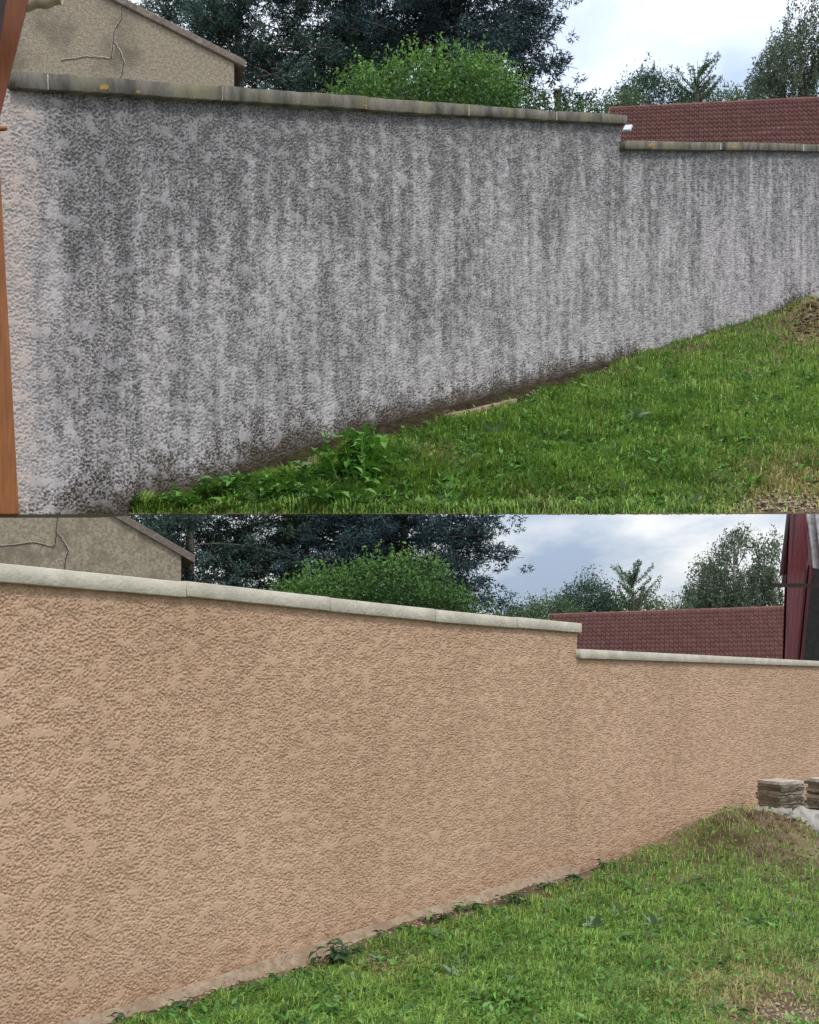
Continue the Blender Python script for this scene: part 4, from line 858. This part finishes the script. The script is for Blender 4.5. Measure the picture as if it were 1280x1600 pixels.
# weed plants
def leaf_mesh(name, ln, wd, segs=5, curl=.5, lobes=0.0):
    V = []; F = []
    for i in range(segs + 1):
        t = i / segs; w_ = wd * math.sin(math.pi * min(.98, .08 + .9 * t)) * (1 + lobes * math.sin(t * 19)); x = ln * t; z = ln * (.35 * t - curl * t * t)
        V += [(x, -w_ / 2, z + w_ * .18), (x, 0, z), (x, w_ / 2, z + w_ * .18)]
    for i in range(segs):
        for j in (0, 1): F.append((i * 3 + j, i * 3 + j + 1, i * 3 + j + 4, i * 3 + j + 3))
    me = bpy.data.meshes.new(name); me.from_pydata(V, [], F); me.polygons.foreach_set('use_smooth', np.ones(len(F), dtype=bool)); return me
M_wl = [mat('weed_leaf_%s' % n_, c_, tuple(q * 1.35 for q in c_), 12, rough=.5, trans=.2, spec=.4) for n_, c_ in (('mid', (.06, .15, .03)), ('grey', (.15, .22, .12)), ('bright', (.10, .24, .035)), ('dark', (.03, .075, .022)))]
def rosette(S, x, y, ln, n, m, label, group, up=.5, asp=.3, seed=0):
    rs = np.random.RandomState(seed); q = ground_at(S, x, y); root = empty('weed_plant', q, label, 'weed', group)
    me = leaf_mesh('leaf', ln, ln * asp, 5, .45, .15); me.materials.append(M_wl[m])
    for i in range(n):
        o = bpy.data.objects.new('leaf', me); C.objects.link(o); o.parent = root; o.location = (rs.normal() * .01 * S.u, rs.normal() * .01 * S.u, 0)
        s_ = rs.uniform(.65, 1.15); o.scale = (s_, s_, s_); o.rotation_euler = (rs.normal() * .25, -rs.uniform(.1, up), i / n * 2 * math.pi + rs.normal() * .3)
WN = ['mid green', 'grey green', 'bright green', 'dark green']
rs = np.random.RandomState(77)
for i in range(46):
    x = rs.uniform(430, 1275); lo_ = UP.foot(x) + 34; y = rs.uniform(lo_, max(lo_ + 5, 795))
    if y > 797 or gauss(x, y, 1235, 800, 95, 46) > .5: continue
    m = rs.choice([0, 0, 1, 2, 2]); rosette(UP, x, float(y), rs.uniform(.12, .21), rs.randint(7, 11), m, '%s broad leafed lawn weed in the grass before the grey wall' % WN[m], WN[m] + ' lawn weeds before the grey wall', rs.uniform(.6, 1.2), rs.uniform(.22, .36), i)
for i in range(56):
    x = rs.uniform(300, 1275); lo_ = LO.foot(x) + 22; y = rs.uniform(lo_, max(lo_ + 5, 1598))
    if gauss(x, y, 1225, 1585, 110, 42) > .5: continue
    m = rs.choice([0, 0, 1, 1, 2]); rosette(LO, x, float(y), rs.uniform(.045, .08), rs.randint(7, 11), m, '%s broad leafed lawn weed in the grass before the peach wall' % WN[m], WN[m] + ' lawn weeds before the peach wall', rs.uniform(.6, 1.2), rs.uniform(.2, .34), 100 + i)
for k_, (x, y) in enumerate(((775, 668 + 22), (990, 660), (1020, 1448), (930, 1450), (1170, 1445))):
    S = UP if y < 803 else LO; rosette(S, x, y, .22 if S is UP else .085, 7, 1, 'pale grey green broad weed standing out in the lawn before the %s wall' % ('grey' if S is UP else 'peach'), 'pale lawn weeds before the %s wall' % ('grey' if S is UP else 'peach'), 1.2, .42, 300 + k_)
def leafy(S, x, y, h, nst, ln, m, label, name, cat, spread, seed, group=None, wilt=0.0):
    """nettle-like clump: upright stems with paired leaves"""
    rs = np.random.RandomState(seed); q = ground_at(S, x, y); root = empty(name, q, label, cat, group); me = leaf_mesh('leaf', ln, ln * .52, 5, .6, .12); me.materials.append(M_wl[m]); sp = []
    for i in range(nst):
        th = rs.uniform(0, 2 * math.pi); b0 = np.array([math.cos(th), math.sin(th), 0]) * spread * rs.rand(); hh = h * rs.uniform(.55, 1.05); tp = b0 * 1.5 + np.array([rs.normal() * .1 * h, rs.normal() * .1 * h, hh])
        sp.append(tube_np([b0 + np.array(q), (b0 + tp) / 2 + np.array(q), tp + np.array(q)], [h * .02, h * .016, h * .008], 5)); nl = max(3, int(hh / ln * 2.2))
        for j in range(nl):
            t = .2 + .8 * (j + 1) / nl; c0 = b0 + (tp - b0) * t
            for sgn in (0, math.pi):
                o = bpy.data.objects.new('leaf', me); C.objects.link(o); o.parent = root; o.location = c0; s_ = rs.uniform(.6, 1.1) * (1.1 - .35 * t); o.scale = (s_,) * 3
                o.rotation_euler = (rs.normal() * .3, -.25 + wilt + rs.normal() * .3, j * 1.57 + sgn + rs.normal() * .3)
    for V, F in sp: npmesh('stem', V, F, M_wl[m], root, smooth=True)
leafy(UP, 566, 756, .52, 22, .17, 2, 'tall bright green nettle clump by the mossy strip of the grey wall', 'nettle_clump', 'nettle', .25, 501)
for k_, (x, y, hh) in enumerate(((500, 775, .26), (455, 782, .22), (410, 788, .2), (370, 792, .17), (330, 796, .15), (292, 799, .11), (475, 797, .2), (530, 796, .2), (425, 770, .16), (385, 775, .15), (590, 770, .2), (345, 779, .13))):
    leafy(UP, x, y, hh, 9, .13, 2 if k_ % 3 else 0, 'low bright green leafy weed spreading at the foot of the grey wall beside the nettles', 'leafy_weed', 'weed', .26, 510 + k_, 'leafy weeds at the foot of the grey wall')
leafy(LO, 522, 1512, .105, 12, .062, 3, 'wilted dark green weed clump at the edge of the peach wall footing', 'wilted_weed', 'weed', .07, 540, None, .5)
for k_, (x, y) in enumerate(((250, 1592), (300, 1580), (345, 1568), (395, 1558), (430, 1545), (470, 1530), (560, 1492), (600, 1478), (640, 1462), (690, 1440), (740, 1425), (800, 1410), (860, 1392), (905, 1376), (960, 1356), (215, 1603))):
    leafy(LO, x, y, .04, 7, .045, 3 if k_ % 2 else 0, 'low dark green weed drooping along the footing of the peach wall', 'leafy_weed', 'weed', .06, 560 + k_, 'weeds along the peach wall footing', .35)
# stone chips: bare gravelly corners and crumbs by the footing
def chips(S, n, fn, s0, s1, label, seed, mt=None, nm='gravel'):
    rs = np.random.RandomState(seed); base = np.array([(1, 0, 0), (-1, 0, 0), (0, 1, 0), (0, -1, 0), (0, 0, .7), (0, 0, -.6)]); fc = np.array([(0, 2, 4), (2, 1, 4), (1, 3, 4), (3, 0, 4), (2, 0, 5), (1, 2, 5), (3, 1, 5), (0, 3, 5)])
    V = []; F = []
    for i in range(n):
        x, y = fn(rs)
        if S is UP and y > 800: continue
        q = ground_at(S, x, y); s_ = rs.uniform(s0, s1); v = base * rs.uniform(.6, 1.3, (6, 3)) * s_; a = rs.uniform(0, 6.3); v = v @ np.array([[math.cos(a), -math.sin(a), 0], [math.sin(a), math.cos(a), 0], [0, 0, 1]])
        F.append(fc + 6 * len(V)); V.append(v + np.array(q) + np.array([rs.normal() * .02, rs.normal() * .03, s_ * .25]))
    o = npmesh(nm, np.concatenate(V), np.concatenate(F), mt or M_pebble); tag(o, label, nm.replace('_', ' '), kind='stuff')
chips(UP, 700, lambda r: (r.normal(1240, 55), 803 - abs(r.normal(0, 26))), .008, .026, 'pale stone chips scattered on the bare corner of the upper lawn', 601)
chips(LO, 700, lambda r: (r.normal(1225, 60), r.normal(1588, 20)), .003, .010, 'pale stone chips scattered on the bare corner of the lower lawn', 602)
def fcr(r):
    x = r.uniform(150, 900); return x, float(LO.foot(x)) + abs(r.normal(0, 6))
chips(LO, 500, fcr, .003, .011, 'pale mortar crumbs along the footing of the peach wall', 603)
def fcu(r):
    x = r.uniform(300, 970); return x, float(UP.foot(x)) + r.uniform(4, 30)
chips(UP, 160, fcu, .01, .03, 'small stones lying in the mossy strip of the grey wall', 604)
chips(LO, 420, lambda r: (r.normal(1240, 26), r.normal(1328, 16)), .004, .015, 'loose red brown clods on the heaped earth before the slab stacks', 605, M_earth, 'earth_clods')
chips(UP, 300, lambda r: (r.normal(1278, 26), r.normal(512, 14)), .02, .06, 'loose red brown clods on the low heap near the far end of the grey wall', 606, M_earth, 'earth_clods')
